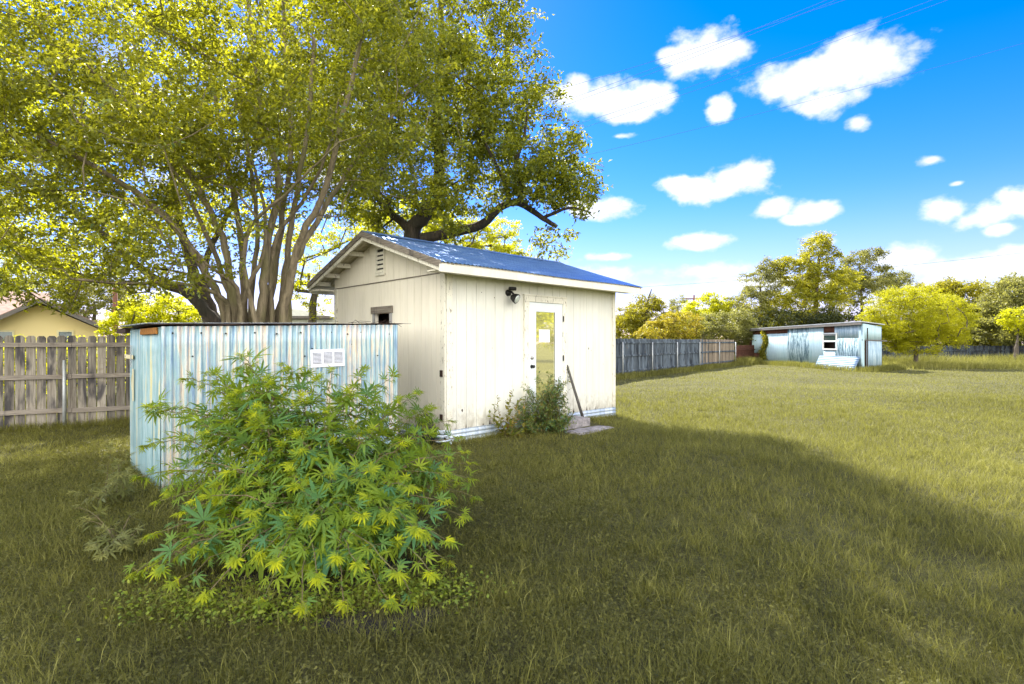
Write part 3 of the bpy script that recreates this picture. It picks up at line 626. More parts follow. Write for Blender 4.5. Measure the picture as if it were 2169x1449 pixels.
# side and back
mb = MB(); sheet(mb, (0.01, -.02), (.02+SV.x, SV.y), 1.62, lambda u: 2.53-.12*u, .09, .012); mb.build('side_sheet', m_farwall, fs, True, thick=.003)
mb = MB(); sheet(mb, (.18*SV.x, .18*SV.y+.0), (SV.x, SV.y), -.1, 1.62, .09, .012); mb.build('side_sheet', m_farblue, fs, True, thick=.003)
m = MB(); m.tube([(-.03, .06, 1.66), (SV.x*1.3-.05, SV.y*1.3+.06, 1.60)], .035, 6); m.build('side_rail', m_barge, fs)
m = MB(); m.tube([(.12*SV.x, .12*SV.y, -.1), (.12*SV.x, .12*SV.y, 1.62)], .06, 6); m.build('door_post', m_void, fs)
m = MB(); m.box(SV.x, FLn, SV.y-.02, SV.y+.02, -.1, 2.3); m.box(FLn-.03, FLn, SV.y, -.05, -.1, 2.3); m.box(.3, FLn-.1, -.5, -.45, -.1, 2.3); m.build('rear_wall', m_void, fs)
m = MB()
def rt(x, y, d=0): return (x, y, topz(max(0, x))+.03+d+(.10*y/2.6))
m.add([rt(-.15, .22), rt(FLn+.25, .22), rt(FLn+.6, SV.y-.1), rt(SV.x-.1, SV.y-.1), rt(-.15, .22, .05), rt(FLn+.25, .22, .05), rt(FLn+.6, SV.y-.1, .05), rt(SV.x-.1, SV.y-.1, .05)],
      [(3,2,1,0),(4,5,6,7),(0,1,5,4),(1,2,6,5),(2,3,7,6),(3,0,4,7)])
ro = m.build('roof', m_post, fs)
m = MB(); m.add([rt(-.15, .21, -.14), rt(FLn+.25, .21, -.14), rt(FLn+.25, .17, -.14), rt(-.15, .17, -.14), rt(-.15, .21, -.005), rt(FLn+.25, .21, -.005), rt(FLn+.25, .17, -.005), rt(-.15, .17, -.005)],
      [(3,2,1,0),(4,5,6,7),(0,1,5,4),(1,2,6,5),(2,3,7,6),(3,0,4,7)]); m.build('eave_board', m_barge, fs)
# window
wf = MB(); wz0, wz1 = 1.09, 2.08
for bx in ((W0+.0, W0+.08, wz0, wz1), (W1-.08, W1, wz0, wz1), (W0+.08, W1-.08, wz1-.08, wz1), (W0+.08, W1-.08, wz0, wz0+.08), (W0+.08, W1-.08, 1.55, 1.64)): wf.box(bx[0], bx[1], .02, .07, bx[2], bx[3])
wf.box(W0+.08, W1-.08, .025, .05, 1.94, 1.965)
wfo = wf.build('window', m_palewall, fs, bevel=.004)
m = MB(); m.box(W0+.08, W1-.08, .03, .036, 1.64, 2.0); m.build('pane', m_glass, wfo)
m = MB(); m.box(W0+.05, W1-.05, -.35, -.34, 1.0, 2.1); m.build('dark_room', m_void, wfo)
# leaning sheet
m = MB(); Ls = ft(1741)
m.grid(lambda u, v: (-.03+Ls*u, .52-.36*v+.010*math.sin(v*.76/.09*6.283), -.04+.80*v), 10, 60)
ls = empty('leaning_sheet', FSC, FA, 'pale blue corrugated sheet leaning sideways below the far shed window', 'metal sheet'); m.build('sheet_panel', m_farsheet, ls, True, thick=.004)

# ------------------------------------------------------------------ houses beyond the fences
HA = R(41); hy = empty('yellow_house', at(85, 724, 22)*1-Vector((0, 0, CAM_H)), HA, 'yellow brick house gable behind the left fence', 'house')
HX = hy.location.x
def hx(px):
    r = (px-1084.5)/FP; return (22*r-HX)/(math.cos(HA)-math.sin(HA)*r)
def hzz(py, px=85): return CAM_H-(py-724)/FP*(22+math.sin(HA)*hx(px))
e0, e1 = hx(-60), hx(208); ap = hx(85)
m = MB(); m.prism([(e0, -.1), (e1, -.1), (e1, hzz(696, 208)), (ap, hzz(644)), (e0, hzz(698, -60))], 'y', 0, 9); m.build('wall', m_house, hy)
def strip(name, pts, th, y0, y1, mat):
    m = MB(); p = pts; m.prism(p+[(q[0], q[1]+th) for q in reversed(p)], 'y', y0, y1); return m.build(name, mat, hy)
strip('roof', [(hx(-90), hzz(716, -90)), (ap, hzz(640)), (hx(228), hzz(702, 228))], .16, -.55, 9.5, m_shingle)
strip('bargeboard', [(hx(-90), hzz(716, -90)-.04), (ap, hzz(640)-.04), (hx(228), hzz(702, 228)-.04)], .17, -.60, -.555, m_barge)
for c in (12, 138):
    f = MB(); x0_, x1_ = hx(c-14), hx(c+14); zt = hzz(702.5, c); zb_ = zt-1.2
    f.box(x0_-.06, x0_, -.05, -.004, zb_, zt); f.box(x1_, x1_+.06, -.05, -.004, zb_, zt); f.box(x0_-.06, x1_+.06, -.05, -.004, zt, zt+.07); f.box(x0_-.06, x1_+.06, -.05, -.004, zb_-.06, zb_)
    wo = f.build('window', m_cream, hy); m = MB(); m.box(x0_, x1_, -.02, -.008, zb_, zt); m.build('pane', m_glass, wo)
m = MB(); m.box(-9, hx(-62), 1.5, 9, -.1, hzz(706)); m.build('wing_wall', m_house, hy)
m = MB(); m.prism([(1.0, hzz(706)), (9.5, hzz(706)), (9.5, hzz(700)), (5.3, hzz(624)+.45)], 'x', -10, .3); m.build('wing_roof', m_shingle, hy)
pw = empty('pale_house', at(660, 724, 26)-Vector((0, 0, CAM_H)), 0, 'low pale walled house with flat dark edged roof between tree trunks and shed', 'house')
m = MB(); m.box(-4, 3.0, 0, 6, -.1, CAM_H+(724-676)/FP*26); m.build('wall', m_palewall, pw)
m = MB(); m.box(-4.3, 1.0, -.4, 6.3, CAM_H+(724-675)/FP*26, CAM_H+(724-670)/FP*26); m.build('roof_edge', m_barge, pw)
m = MB(); m.prism([(-4.3, CAM_H+(724-669.5)/FP*26), (1.0, CAM_H+(724-669.5)/FP*26), (-.5, CAM_H+(724-655)/FP*26), (-3.5, CAM_H+(724-655)/FP*26)], 'y', -.4, 6.3); m.build('roof', m_palewall, pw)

# ------------------------------------------------------------------ poles and wires
def pole(px, Y, top, label, arm=None, r=.13):
    p = at(px, 724, Y); p.z = 0; root = empty('utility_pole', p, 0, label, 'utility pole')
    m = MB(); m.tube([(0, 0, -.2), (0, 0, top*.5), (0, 0, top)], [r, r*.9, r*.75], 10); m.build('pole_shaft', m_pole, root, True)
    if arm:
        m = MB(); m.box(-arm, arm, -.06, .06, top-.5, top-.36); m.build('crossarm', m_pole, root)
pole(244, 27, 4.4, 'red brown utility pole behind the left fence beside the yellow bush')
pole(1470, 62, 7.0, 'small distant utility pole with crossarm above the hedge', 1.3)
wires = [((1080,205),(2169,-140),30,'highest left power line crossing the sky above the tree'),
         ((1150,212),(1720,0),32,'upper power line of the first pair'), ((1150,222),(1740,0),32,'lower power line of the first pair'),
         ((1180,262),(2000,-20),34,'upper power line of the second pair'), ((1180,274),(2060,-30),34,'lower power line of the second pair'),
         ((1230,318),(2169,82),36,'single power line crossing the largest cloud'),
         ((1420,600),(2169,528),60,'faint distant power line low over the right trees')]
for (a, b, Y, lb) in wires:
    pa = at(a[0]-350*(1 if Y < 60 else .3), a[1]+(a[1]-b[1])*350/(b[0]-a[0])*(1 if Y < 60 else .3), Y); pb = at(b[0]+250, b[1]-(a[1]-b[1])*250/(b[0]-a[0]), Y-6)
    m = MB(); q = [pa.lerp(pb, i/24)+Vector((0, 0, -.5*4*(i/24)*(1-i/24))) for i in range(25)]
    m.tube([p-pa for p in q], (.009 if Y < 60 else .014), 5); o = m.build('power_line', m_wire, None, True); o.location = pa; tag(o, lb, 'power line', 'overhead power lines')

# ------------------------------------------------------------------ trees
class Skel:
    def __init__(s): s.p = []; s.par = []; s.r = []
    def add(s, p, par, r=0.): s.p.append(tuple(p)); s.par.append(par); s.r.append(r); return len(s.p)-1
    def stem(s, pts, r0, r1, start=-1, sub=4):
        i = start; pts = [Vector(p) for p in pts]; n = len(pts)-1
        if start < 0: i = s.add(pts[0], -1, r0)
        for k in range(n):
            for j in range(1, sub+1):
                t = (k+j/sub)/n; a = pts[max(k-1, 0)]; b = pts[k]; c = pts[k+1]; d = pts[min(k+2, n)]; u = j/sub
                q = ((2*b)+(c-a)*u+(2*a-5*b+4*c-d)*u*u+(3*b-a-3*c+d)*u**3)*.5
                q = q+Vector((random.gauss(0, .012), random.gauss(0, .012), 0))
                i = s.add(q, i, r0+(r1-r0)*t)
        return i
    def reach(s, targets, step=.35, rtip=.008, wig=.05, minh=.0, pexp=.42, up=.0):
        t = np.array(targets); base = np.array(s.p[0]); order = np.argsort(np.linalg.norm(t-np.array([base[0], base[1], t[:, 2].min()]), axis=1))
        P = np.zeros((len(s.p)+len(t)*30, 3)); n = len(s.p); P[:n] = s.p
        for k in order:
            q = t[k]; dv = q-P[:n]; dd = np.linalg.norm(dv, axis=1)+(P[:n, 2] < minh)*5+np.maximum(0, P[:n, 2]-q[2])*.8
            j = int(np.argmin(dd)); L = float(np.linalg.norm(q-P[j])); m = min(28, max(1, int(L/step))); par = j; A = P[j].copy()
            sag = RNG.normal(size=3)*wig*L
            for i in range(1, m+1):
                u = i/m; pt = A+(q-A)*u+sag*math.sin(math.pi*u)+np.array([0, 0, up*L*math.sin(math.pi*u)])+RNG.normal(size=3)*.012
                par = s.add(pt, par, 0.); P[n] = pt; n += 1
        cnt = np.zeros(len(s.p)); par = s.par; leafc = np.ones(len(s.p)); has = np.zeros(len(s.p), bool)
        for i in range(len(s.p)-1, -1, -1):
            if not has[i]: cnt[i] = 1
            if par[i] >= 0: cnt[par[i]] += cnt[i]; has[par[i]] = True
        s.r = [max(s.r[i], rtip*cnt[i]**pexp) if s.r[i] == 0 else s.r[i] for i in range(len(s.p))]
        return s
    def build(s, mat, parent, origin, k=6, minr=0.):
        mb = MB(); n = len(s.p); ch = [[] for _ in range(n)]
        for i in range(n):
            if s.par[i] >= 0: ch[s.par[i]].append(i)
        og = Vector(origin); ring = {}; V = []; Fs = []
        def mkring(p, d, r):
            d = d.normalized() if d.length > 1e-6 else Vector((0, 0, 1)); ref = Vector((1, .13, .07)); ref = ref-d*ref.dot(d)
            if ref.length < .2: ref = Vector((0, 1, .1)); ref = ref-d*ref.dot(d)
            ref.normalize(); w = d.cross(ref); b = len(V); kk = k if r > .03 else 4
            for j in range(kk):
                a = 2*math.pi*j/kk; V.append(tuple(p+(ref*math.cos(a)+w*math.sin(a))*r-og))
            return b, kk
        for i in range(n):
            p = Vector(s.p[i])
            for c_i, c in enumerate(sorted(ch[i], key=lambda c: -s.r[c])):
                if s.r[c] < minr: continue
                q = Vector(s.p[c]); d = q-p
                main = (c_i == 0 and s.par[i] >= 0 and i in ring)
                rc = s.r[c]
                if i in ring and c_i == 0 and ring[i][1] == (k if rc > .03 else 4): b0, k0 = ring[i]
                else: b0, k0 = mkring(p, d, rc if not (s.par[i] < 0) else s.r[i])
                nx_ = ch[c]; d2_ = (Vector(s.p[max(nx_, key=lambda z: s.r[z])])-p) if nx_ else d
                kk = k if rc > .03 else 4
                if kk != k0: b0, k0 = mkring(p, d, rc)
                b1, k1 = mkring(q, d2_, rc); ring[c] = (b1, k1)
                for j in range(k1): Fs.append((b0+j, b0+(j+1) % k1, b1+(j+1) % k1, b1+j))
        mb.v = V; mb.f = Fs
        return mb.build('trunk', mat, parent, True)
def blob_points(blobs, n, shell=.5, keep=None, gap=None):
    """random points in a union of ellipsoids (cx,cy,cz,rx,ry,rz)"""
    vol = np.array([b[3]*b[4]*b[5] for b in blobs])**.8; vol /= vol.sum(); idx = RNG.choice(len(blobs), n, p=vol)
    B = np.array(blobs)[idx]; d = rdir(n); r = RNG.random(n)**(1/(3+3*shell)); P = B[:, :3]+d*r[:, None]*B[:, 3:6]
    if keep is not None: P = P[keep(P)]
    if gap is not None:
        s_ = gap[0]; ph = RNG.uniform(0, 6.28, 9); x, y, z = P.T*s_
        v = np.sin(x+ph[0]+np.sin(y*.8+ph[1]))+np.sin(y*1.1+ph[2]+np.sin(z+ph[3]))+np.sin(z*1.3+ph[4]+np.sin(x*.9+ph[5]))+.7*np.sin(2.3*x+ph[6])*np.sin(2.1*y+ph[7])*np.sin(2.6*z+ph[8])
        P = P[(v > gap[1]) | (RNG.random(len(P)) < .12)]
    return P
def sprays(centers, per, L, Wd, spread, zflat=.55, droop=-.25):
    """leafy sprays round twig ends"""
    n = len(centers)*per; c = np.repeat(centers, per, 0); axis = np.repeat(rdir(len(centers), .5, .1), per, 0)
    t = RNG.random((n, 1)); off = RNG.normal(size=(n, 3))*spread*.38; off[:, 2] *= zflat
    P = c+axis*(t-.4)*spread*2.0+off
    D = unit(axis*.7+rdir(n, .7)+np.array([0, 0, droop])); N = rdir(n, .8, .9)
    sz = RNG.uniform(.65, 1.25, n)
    V, Fi = leaf_mesh(P, D, N, L*sz, Wd*sz)
    tint = np.clip(np.repeat(RNG.random(len(centers)), per)*.45+RNG.random(n)*.55, 0, 1)
    return V, Fi, tint
def tree(name, label, base, stems, blobs, ncl, per, L, Wd, spread, mleaf, mbark, keep=None, reach=True, step=.35, rtip=.008, minr=0, group=None, cat='tree', shell=.5, frac=1., minh=.8, zflat=.55, pexp=.42, droop=-.25, gap=None):
    root = empty(name, (base[0], base[1], 0), 0, label, cat, group); og = (base[0], base[1], 0)
    cent = blob_points(blobs, ncl, shell, keep, gap)
    sk = Skel()
    for pts, r0, r1 in stems: 
        sk.stem(pts, r0, r1, -1)
    tg = cent[:int(len(cent)*frac)]
    sk.reach(tg, step, rtip, minh=minh, pexp=pexp)
    sk.build(mbark, root, og, 8, minr)
    V, Fi, tint = sprays(cent, per, L, Wd, spread, zflat, droop)
    arrmesh('crown', V-np.array(og), Fi, tint, mleaf, root)
    return root, cent

lf_myrtle = leaf('myrtle_leaf', [(.025, .036, .012), (.055, .072, .014), (.10, .12, .018), (.34, .35, .015), (.05, .16, .12)], (.60, .60, .02), .43)
lf_oak = leaf('oak_leaf', [(.020, .040, .018), (.045, .070, .016), (.09, .115, .018), (.26, .27, .015), (.04, .14, .10)], (.58, .60, .015), .42)
lf_yel = leaf('sunlit_yellow_leaf', [(.14, .17, .010), (.28, .30, .010), (.40, .40, .012)], (.80, .80, .01), .55)
lf_far = leaf('far_tree_leaf', [(.08, .09, .012), (.16, .165, .014), (.27, .25, .018)], (.55, .50, .015), .45)
lf_grey = leaf('grey_green_leaf', [(.08, .09, .03), (.16, .17, .05), (.27, .26, .08)], (.45, .45, .08), .4)
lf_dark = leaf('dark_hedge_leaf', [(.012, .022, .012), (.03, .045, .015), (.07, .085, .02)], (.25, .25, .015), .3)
lf_orange = leaf('orange_tinged_leaf', [(.12, .13, .02), (.24, .23, .02), (.34, .21, .02)], (.62, .52, .03), .45)
bk_myrtle = bark('smooth_tan_bark', (.085, .070, .048), (.27, .225, .15), (.15, .15, .055))
bk_oak = bark('dark_oak_bark', (.022, .018, .015), (.075, .06, .048), (.035, .035, .025))
bk_far = bark('grey_far_bark', (.06, .05, .045), (.14, .12, .10))

# the multi-stemmed crepe myrtle
def S(*pts): return [at(*p) for p in pts]
def stem(pts, r0, r1):
    q = S(*pts); g = q[0].copy(); g.z = -.05; g.x = (g.x*2-4.25)/1.6*.8 if False else g.x*.75-4.25*.25; return ([g]+q, r0, r1)
stems = [stem([(478,690,9.2),(455,610,9.0),(400,520,8.7),(330,440,8.3),(230,370,7.9),(90,290,7.5)], .085, .03),
 stem([(500,690,9.1),(490,600,9.0),(470,500,8.8),(420,400,8.5),(350,300,8.2),(250,200,7.9),(150,110,7.7)], .08, .02),
 stem([(520,690,9.4),(515,600,9.4),(508,490,9.4),(490,400,9.3),(470,280,9.2),(440,120,9.0)], .075, .03),
 stem([(552,690,9.1),(560,600,9.1),(568,500,9.1),(590,400,9.0),(565,280,8.9),(540,130,8.8),(520,-40,8.6)], .10, .02),
 stem([(565,690,9.5),(580,580,9.5),(600,450,9.5),(615,330,9.6),(610,180,9.7),(600,0,9.8)], .07, .03),
 stem([(590,690,9.5),(602,600,9.5),(615,500,9.4),(632,400,9.3),(652,250,9.1),(665,80,8.9)], .07, .03),
 stem([(606,690,9.2),(614,600,9.2),(632,535,9.2),(682,450,9.3),(735,365,9.4),(805,275,9.6),(870,190,9.8)], .085, .02),
 stem([(532,690,9.3),(535,600,9.3),(545,500,9.3),(540,400,9.2),(520,300,9.1),(500,180,9.0)], .06, .02),
 stem([(575,690,9.2),(572,600,9.2),(585,500,9.1),(640,430,9.0),(690,330,8.8),(720,200,8.6)], .055, .015),
 stem([(490,690,9.4),(478,600,9.4),(440,500,9.3),(380,380,9.2),(310,250,9.1),(250,120,9.0)], .06, .02),
 stem([(508,690,9.0),(520,620,9.0),(555,540,8.9),(560,450,8.8),(530,330,8.6),(500,220,8.4)], .05, .015),
 stem([(598,690,8.9),(615,590,8.8),(640,500,8.6),(690,400,8.3),(725,250,8.0),(760,110,7.7)], .08, .03),
 stem([(540,690,8.8),(520,585,8.6),(530,480,8.3),(598,418,8.0),(655,360,7.7),(720,300,7.4)], .05, .010),
 stem([(512,690,8.8),(500,610,8.6),(440,560,8.2),(360,470,7.6),(280,430,7.1),(180,400,6.9)], .045, .010),
 stem([(486,690,8.9),(470,630,8.7),(380,600,8.2),(260,600,7.7),(150,590,7.3)], .045, .02)]
def keep_m(P):
    u = P[:, 0]/P[:, 1]*FP+1084.5; v = 724-(P[:, 2]-CAM_H)/P[:, 1]*FP
    trunkzone = (v > 330+.9*np.abs(u-560)) & (u > 380) & (u < 900) & (RNG.random(len(P)) < .55)
    low = (v > 655) | ((v > 600) & (u > 440)); right = (u > 1010) | ((v > 430) & (u > 760))
    return ~(trunkzone | low | right) & (P[:, 1] > 5.6)
blobs = [(-4.6, 8.8, 6.3, 4.0, 3.2, 2.6), (-6.6, 8.2, 3.9, 2.4, 2.4, 1.9), (-3.2, 8.9, 5.2, 2.4, 2.0, 1.6), (-5.6, 7.0, 4.9, 2.2, 1.5, 1.7), (-8.0, 9.0, 5.2, 2.2, 2.4, 2.4), (-4.6, 7.6, 3.0, 1.5, 1.2, .8)]
mroot, mc = tree('crepe_myrtle', 'wide crepe myrtle with many tan stems rising behind the pump house', (-4.25, 9.2), stems, blobs, 4300, 38, .080, .036, .20, lf_myrtle, bk_myrtle, gap=(2.6, -.1), keep=keep_m, step=.28, rtip=.0045, minh=1.9, frac=.45, shell=.2, pexp=.40)

# big oak behind the shed
def W3(px, py, Y, rx, ry, rz):
    p = at(px, py, Y); return (p.x, p.y, p.z, rx, ry, rz)
ostems = [([Vector((-2.9, 15, -.1)), Vector((-2.85, 15, 1.8)), at(872, 500, 15), at(900, 455, 14.8), at(930, 380, 14.9), at(925, 250, 15), at(935, 100, 15), at(930, -60, 15)], .30, .05),
 ([at(893, 505, 14.9), at(960, 492, 14.7), at(1020, 475, 14.4), at(1060, 438, 14.2), at(1100, 430, 14), at(1150, 462, 13.9), at(1180, 480, 13.8)], .16, .05),
 ([at(1062, 437, 14.2), at(1078, 425, 14.2), at(1068, 385, 14.2), at(1040, 330, 14.1), at(1010, 260, 14)], .085, .03),
 ([at(1098, 430, 14.1), at(1104, 395, 14.2), at(1090, 360, 14.3), at(1110, 290, 14.3), at(1120, 220, 14.3)], .08, .025),
 ([at(880, 500, 15), at(850, 470, 15.2), at(800, 420, 15.6), at(760, 340, 16)], .15, .06),
 ([at(1150, 462, 13.9), at(1205, 440, 13.6), at(1250, 450, 13.4)], .05, .02)]
oblobs = [W3(900, 60, 14.5, 3.0, 3, 3.3), W3(1000, 220, 14.3, 1.9, 2.2, 1.6), W3(1120, 250, 14, 1.05, 1.6, 1.2), W3(1190, 330, 13.8, .85, 1.2, .9), W3(1070, 50, 14, .35, 1, .8),
 W3(1140, 400, 13.8, 1.1, 1.4, .55), W3(1230, 400, 13.6, .48, .7, .5), W3(1255, 450, 13.5, .42, .6, .28), W3(1172, 500, 13.8, .42, .5, .55), W3(1180, 520, 13.8, .25, .35, .35), W3(1240, 470, 13.4, .3, .5, .3), W3(1050, 370, 14.4, 1.2, 1.6, .6),
 W3(820, 400, 15.5, 1.7, 1.8, 1.3), W3(920, 430, 14.5, .8, 1.2, .6), W3(720, 150, 16, 3.0, 3, 3.2), W3(1000, 330, 14, 1.7, 1.6, .9), W3(1130, 370, 13.6, 1.2, 1.3, .8), W3(960, 455, 13.6, 1.0, 1, .55), W3(1085, 455, 13.4, .8, .8, .4), W3(1105, 140, 14.2, .5, 1., .5)]
tree('live_oak', 'big oak with dark limbs spreading over the shed roof', (-2.9, 15), ostems, oblobs, 2500, 50, .125, .055, .28, lf_oak, bk_oak, gap=(2.2, -.65), step=.4, rtip=.007, minh=3.2, frac=.42, shell=.25, pexp=.40)

# dark oak leaning left behind the myrtle
lstems = [([Vector((-6.7, 12.9, -.1)), at(462, 700, 12.9), at(435, 660, 12.8), at(395, 618, 12.6), at(345, 600, 12.4), at(290, 560, 12.2), at(200, 480, 12), at(80, 400, 11.8)], .18, .04),
 ([at(448, 690, 12.9), at(425, 620, 13.2), at(405, 560, 13.5), at(380, 470, 13.8), at(360, 340, 14), at(330, 180, 14)], .17, .05),
 ([at(470, 690, 13), at(440, 630, 13.1), at(440, 540, 13.5), at(500, 420, 14), at(560, 250, 14.4)], .11, .04)]
lblobs = [W3(250, 250, 13.5, 4.5, 2.8, 3.4), W3(60, 400, 12.5, 3, 2.4, 2.0), W3(520, 200, 14, 4, 2.6, 3.6), W3(-200, 250, 13, 3.5, 3, 3), W3(560, 470, 14.5, 2.2, 1.5, 1.0), W3(200, 520, 12.6, 2.2, 1.6, .8)]
tree('leaning_oak', 'dark barked oak leaning left behind the myrtle stems', (-6.7, 12.9), lstems, lblobs, 1500, 50, .115, .055, .32, lf_yel, bk_oak, gap=(1.6, -.2), step=.45, rtip=.008, minh=3, frac=.35, shell=.2)

def bgtree(name, label, px, Y, blobs, n, per, L, mleaf, group='trees beyond the fences', trunk=.2, cat='tree', spread=None, wd=.5, stems=None):
    base = at(px, 724, Y); base.z = 0
    bl = [W3(b[0], b[1], b[2] if len(b) > 5 else Y, *(b[-3:])) for b in blobs]
    top = max(b[2] for b in bl); cz = Vector(bl[0][:3])
    stm = stems or [([Vector((base.x, base.y, -.1)), Vector((base.x*.97+cz.x*.03, base.y, top*.3)), Vector(((base.x+cz.x)/2, (base.y+cz.y)/2, top*.55)), cz], trunk, trunk*.35)]
    return tree(name, label, (base.x, base.y), stm, bl, n, per, L, L*wd, spread or L*2.2, mleaf, bk_far, step=.8, rtip=.02, minh=.5, frac=.25, shell=.3, group=group, cat=cat, gap=(3.2/max(.8, max(b[-1] for b in blobs)), -1.35))
lf_gold = leaf('golden_green_leaf', [(.13, .15, .008), (.28, .29, .008), (.42, .41, .01)], (.72, .70, .01), .45)
lf_tall = leaf('tall_tree_leaf', [(.07, .10, .015), (.17, .19, .015), (.36, .34, .02)], (.65, .60, .02), .45)
# right side, left to right
bgtree('broad_tree', 'bright leafy tree with a bare dead spike rising above the blue fence', 1368, 44, [(1368, 668, 2.3, 2, 1.3), (1345, 690, 2.2, 2, 1.2), (1400, 680, 1.5, 1.6, 1.8), (1325, 700, 1.6, 1.6, 1.3), (1370, 640, 1.1, 1, .7)], 340, 60, .17, lf_far)
m = MB(); p = at(1366, 690, 43.4); m.tube([Vector((0, 0, 0)), Vector((.1, 0, 1.3)), Vector((.35, 0, 2.4)), Vector((.55, 0, 3.0))], [.22, .16, .07, .03], 6)
m.tube([Vector((.05, 0, .6)), Vector((-.5, 0, 1.3)), Vector((-.7, 0, 1.9))], [.09, .05, .02], 5); m.tube([Vector((.05, 0, .0)), Vector((0, 0, -3))], [.22, .25], 6)
o = m.build('dead_snag', bk_oak, None, True); o.location = p; tag(o, 'black dead snag poking out of the leafy tree above the fence', 'dead tree')
bgtree('thin_tree', 'thin grey green tree between the snag tree and the yellow tree', 1436, 56, [(1436, 650, .9, 1, 1.5), (1430, 690, 1.3, 1, 1.2)], 90, 50, .16, lf_grey)
bgtree('yellow_tree', 'bright yellow green tree in the middle above the long fence', 1490, 50, [(1490, 665, 2.0, 1.6, 1.5), (1465, 680, 1.2, 1.2, 1.6), (1525, 650, 1.1, 1.2, .9), (1505, 635, .7, .8, .6)], 260, 60, .18, lf_yel)
bgtree('flowering_shrub', 'orange tinged shrub row standing just behind the long fence', 1425, 38, [(1400, 706, 1.7, 1.2, .9), (1440, 690, 1.6, 1.2, 1.1)], 240, 60, .12, lf_orange, cat='shrub', trunk=.08)
bgtree('grey_shrub', 'grey green shrub where the long fence meets the far shed', 1525, 41, [(1500, 690, 1.7, 1.4, 1.1), (1545, 690, 2.0, 1.4, 1.5), (1575, 710, 1.2, 1.0, 1.2), (1570, 745, .8, .6, 1.0)], 360, 60, .14, lf_grey, cat='shrub', trunk=.1)
bgtree('grey_tree', 'sparse silvery tree left of the tallest tree behind the far shed', 1615, 50, [(1610, 600, 2.0, 1.6, 1.6), (1590, 650, 2.4, 1.8, 1.8), (1630, 570, .9, 1, 1.0)], 230, 56, .17, lf_grey)
bgtree('tall_tree', 'tallest tree behind the far shed with a pointed top', 1725, 50, [(1735, 535, 1.8, 1.6, 1.6), (1690, 580, 2.0, 1.8, 1.6), (1760, 600, 2.6, 2, 1.8), (1700, 650, 4.4, 2.5, 2.0), (1740, 507, .8, .9, .8), (1655, 560, .9, .9, .9), (1600, 670, 2.4, 1.6, 1.5)], 800, 60, .19, lf_tall, trunk=.3)
bgtree('round_top_tree', 'dark green tree right of the tallest tree', 1830, 53, [(1820, 560, 1.7, 1.5, 1.4), (1860, 590, 1.8, 1.5, 1.4), (1800, 610, 2.4, 1.8, 1.9), (1850, 540, .9, .9, .8)], 330, 60, .18, lf_grey)
bgtree('far_poplar', 'small bluish tree peeping over behind the round yellow tree', 1905, 66, [(1905, 592, 1.6, 1.4, 1.1), (1880, 610, 1.6, 1.4, 1.3)], 110, 50, .2, lf_grey)
bgtree('golden_tree', 'low round golden green tree beside the far shed', 1940, 33.5, [(1935, 668, 2.9, 2.0, 1.85), (1885, 665, 1.8, 1.5, 1.6), (2000, 672, 1.8, 1.5, 1.4), (1950, 728, 1.8, 1.3, .75), (1895, 712, 1.6, 1.3, .9), (2010, 715, 1.2, 1.1, .6)], 1500, 70, .11, lf_gold, trunk=.14, spread=.26, wd=.3)
bgtree('dark_tree', 'dark green tree behind the round golden tree', 2045, 45, [(2040, 640, 3.2, 2.4, 1.8), (1985, 625, 2.2, 1.8, 1.3), (2080, 690, 2.6, 2, 1.8)], 560, 60, .19, lf_far, trunk=.25)
bgtree('corner_tree', 'large dark leafed tree at the right edge', 2150, 40, [(2160, 640, 2.6, 2.2, 1.9), (2220, 620, 3, 2.5, 2.4), (2110, 690, 1.6, 1.5, 1.4), (2180, 600, 1.3, 1.2, .6)], 640, 60, .18, lf_grey, trunk=.25)
bgtree('golden_shrub', 'bright golden shrub at the right edge below the corner tree', 2150, 37, [(2160, 675, 1.5, 1.0, .9), (2200, 690, 1.6, 1.1, .9)], 150, 60, .14, lf_yel, cat='shrub', trunk=.08)
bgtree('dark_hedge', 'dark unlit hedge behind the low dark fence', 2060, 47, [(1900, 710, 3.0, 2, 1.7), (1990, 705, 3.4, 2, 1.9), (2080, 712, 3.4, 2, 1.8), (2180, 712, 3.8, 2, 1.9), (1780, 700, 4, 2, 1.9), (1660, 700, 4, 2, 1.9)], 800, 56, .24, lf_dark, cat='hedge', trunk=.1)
bgtree('distant_hedge', 'far hedge line seen low behind the long fence', 1400, 62, [(1330, 700, 4, 2, 1.8), (1430, 705, 4, 2, 1.7), (1530, 700, 4, 2, 1.9), (1620, 700, 4, 2, 2)], 420, 50, .26, lf_far, cat='hedge', trunk=.1)
# left and behind the shed
bgtree('bright_shrub', 'bright yellow shrub between the utility pole and the leaning oak', 340, 17, [(340, 668, 1.35, 1.2, .75), (290, 690, 1.0, 1, .6), (410, 690, 1.0, 1.0, .6), (320, 640, .7, .8, .35)], 420, 60, .075, lf_yel, cat='shrub', trunk=.07)
bgtree('olive_tree', 'grey green tree behind the roof of the yellow house', 200, 34, [(200, 640, 2.2, 1.6, 1.6), (150, 610, 2.0, 1.6, 1.5), (250, 610, 1.8, 1.5, 1.4)], 300, 60, .14, lf_grey)
bgtree('edge_tree', 'sunlit yellow tree at the left edge above the house roof', 10, 32, [(10, 560, 4.2, 2.5, 2.2), (-90, 500, 4, 3, 3.2), (80, 590, 2.4, 2, 1.2)], 420, 60, .16, lf_yel)
bgtree('back_tree', 'yellow sunlit tree directly behind the shed roof', 1040, 22, [(1040, 520, 1.7, 1.5, 1.2), (960, 500, 1.6, 1.5, 1.2), (1085, 535, .9, 1, .9), (860, 470, 2.2, 1.6, 1.1)], 480, 60, .10, lf_yel)
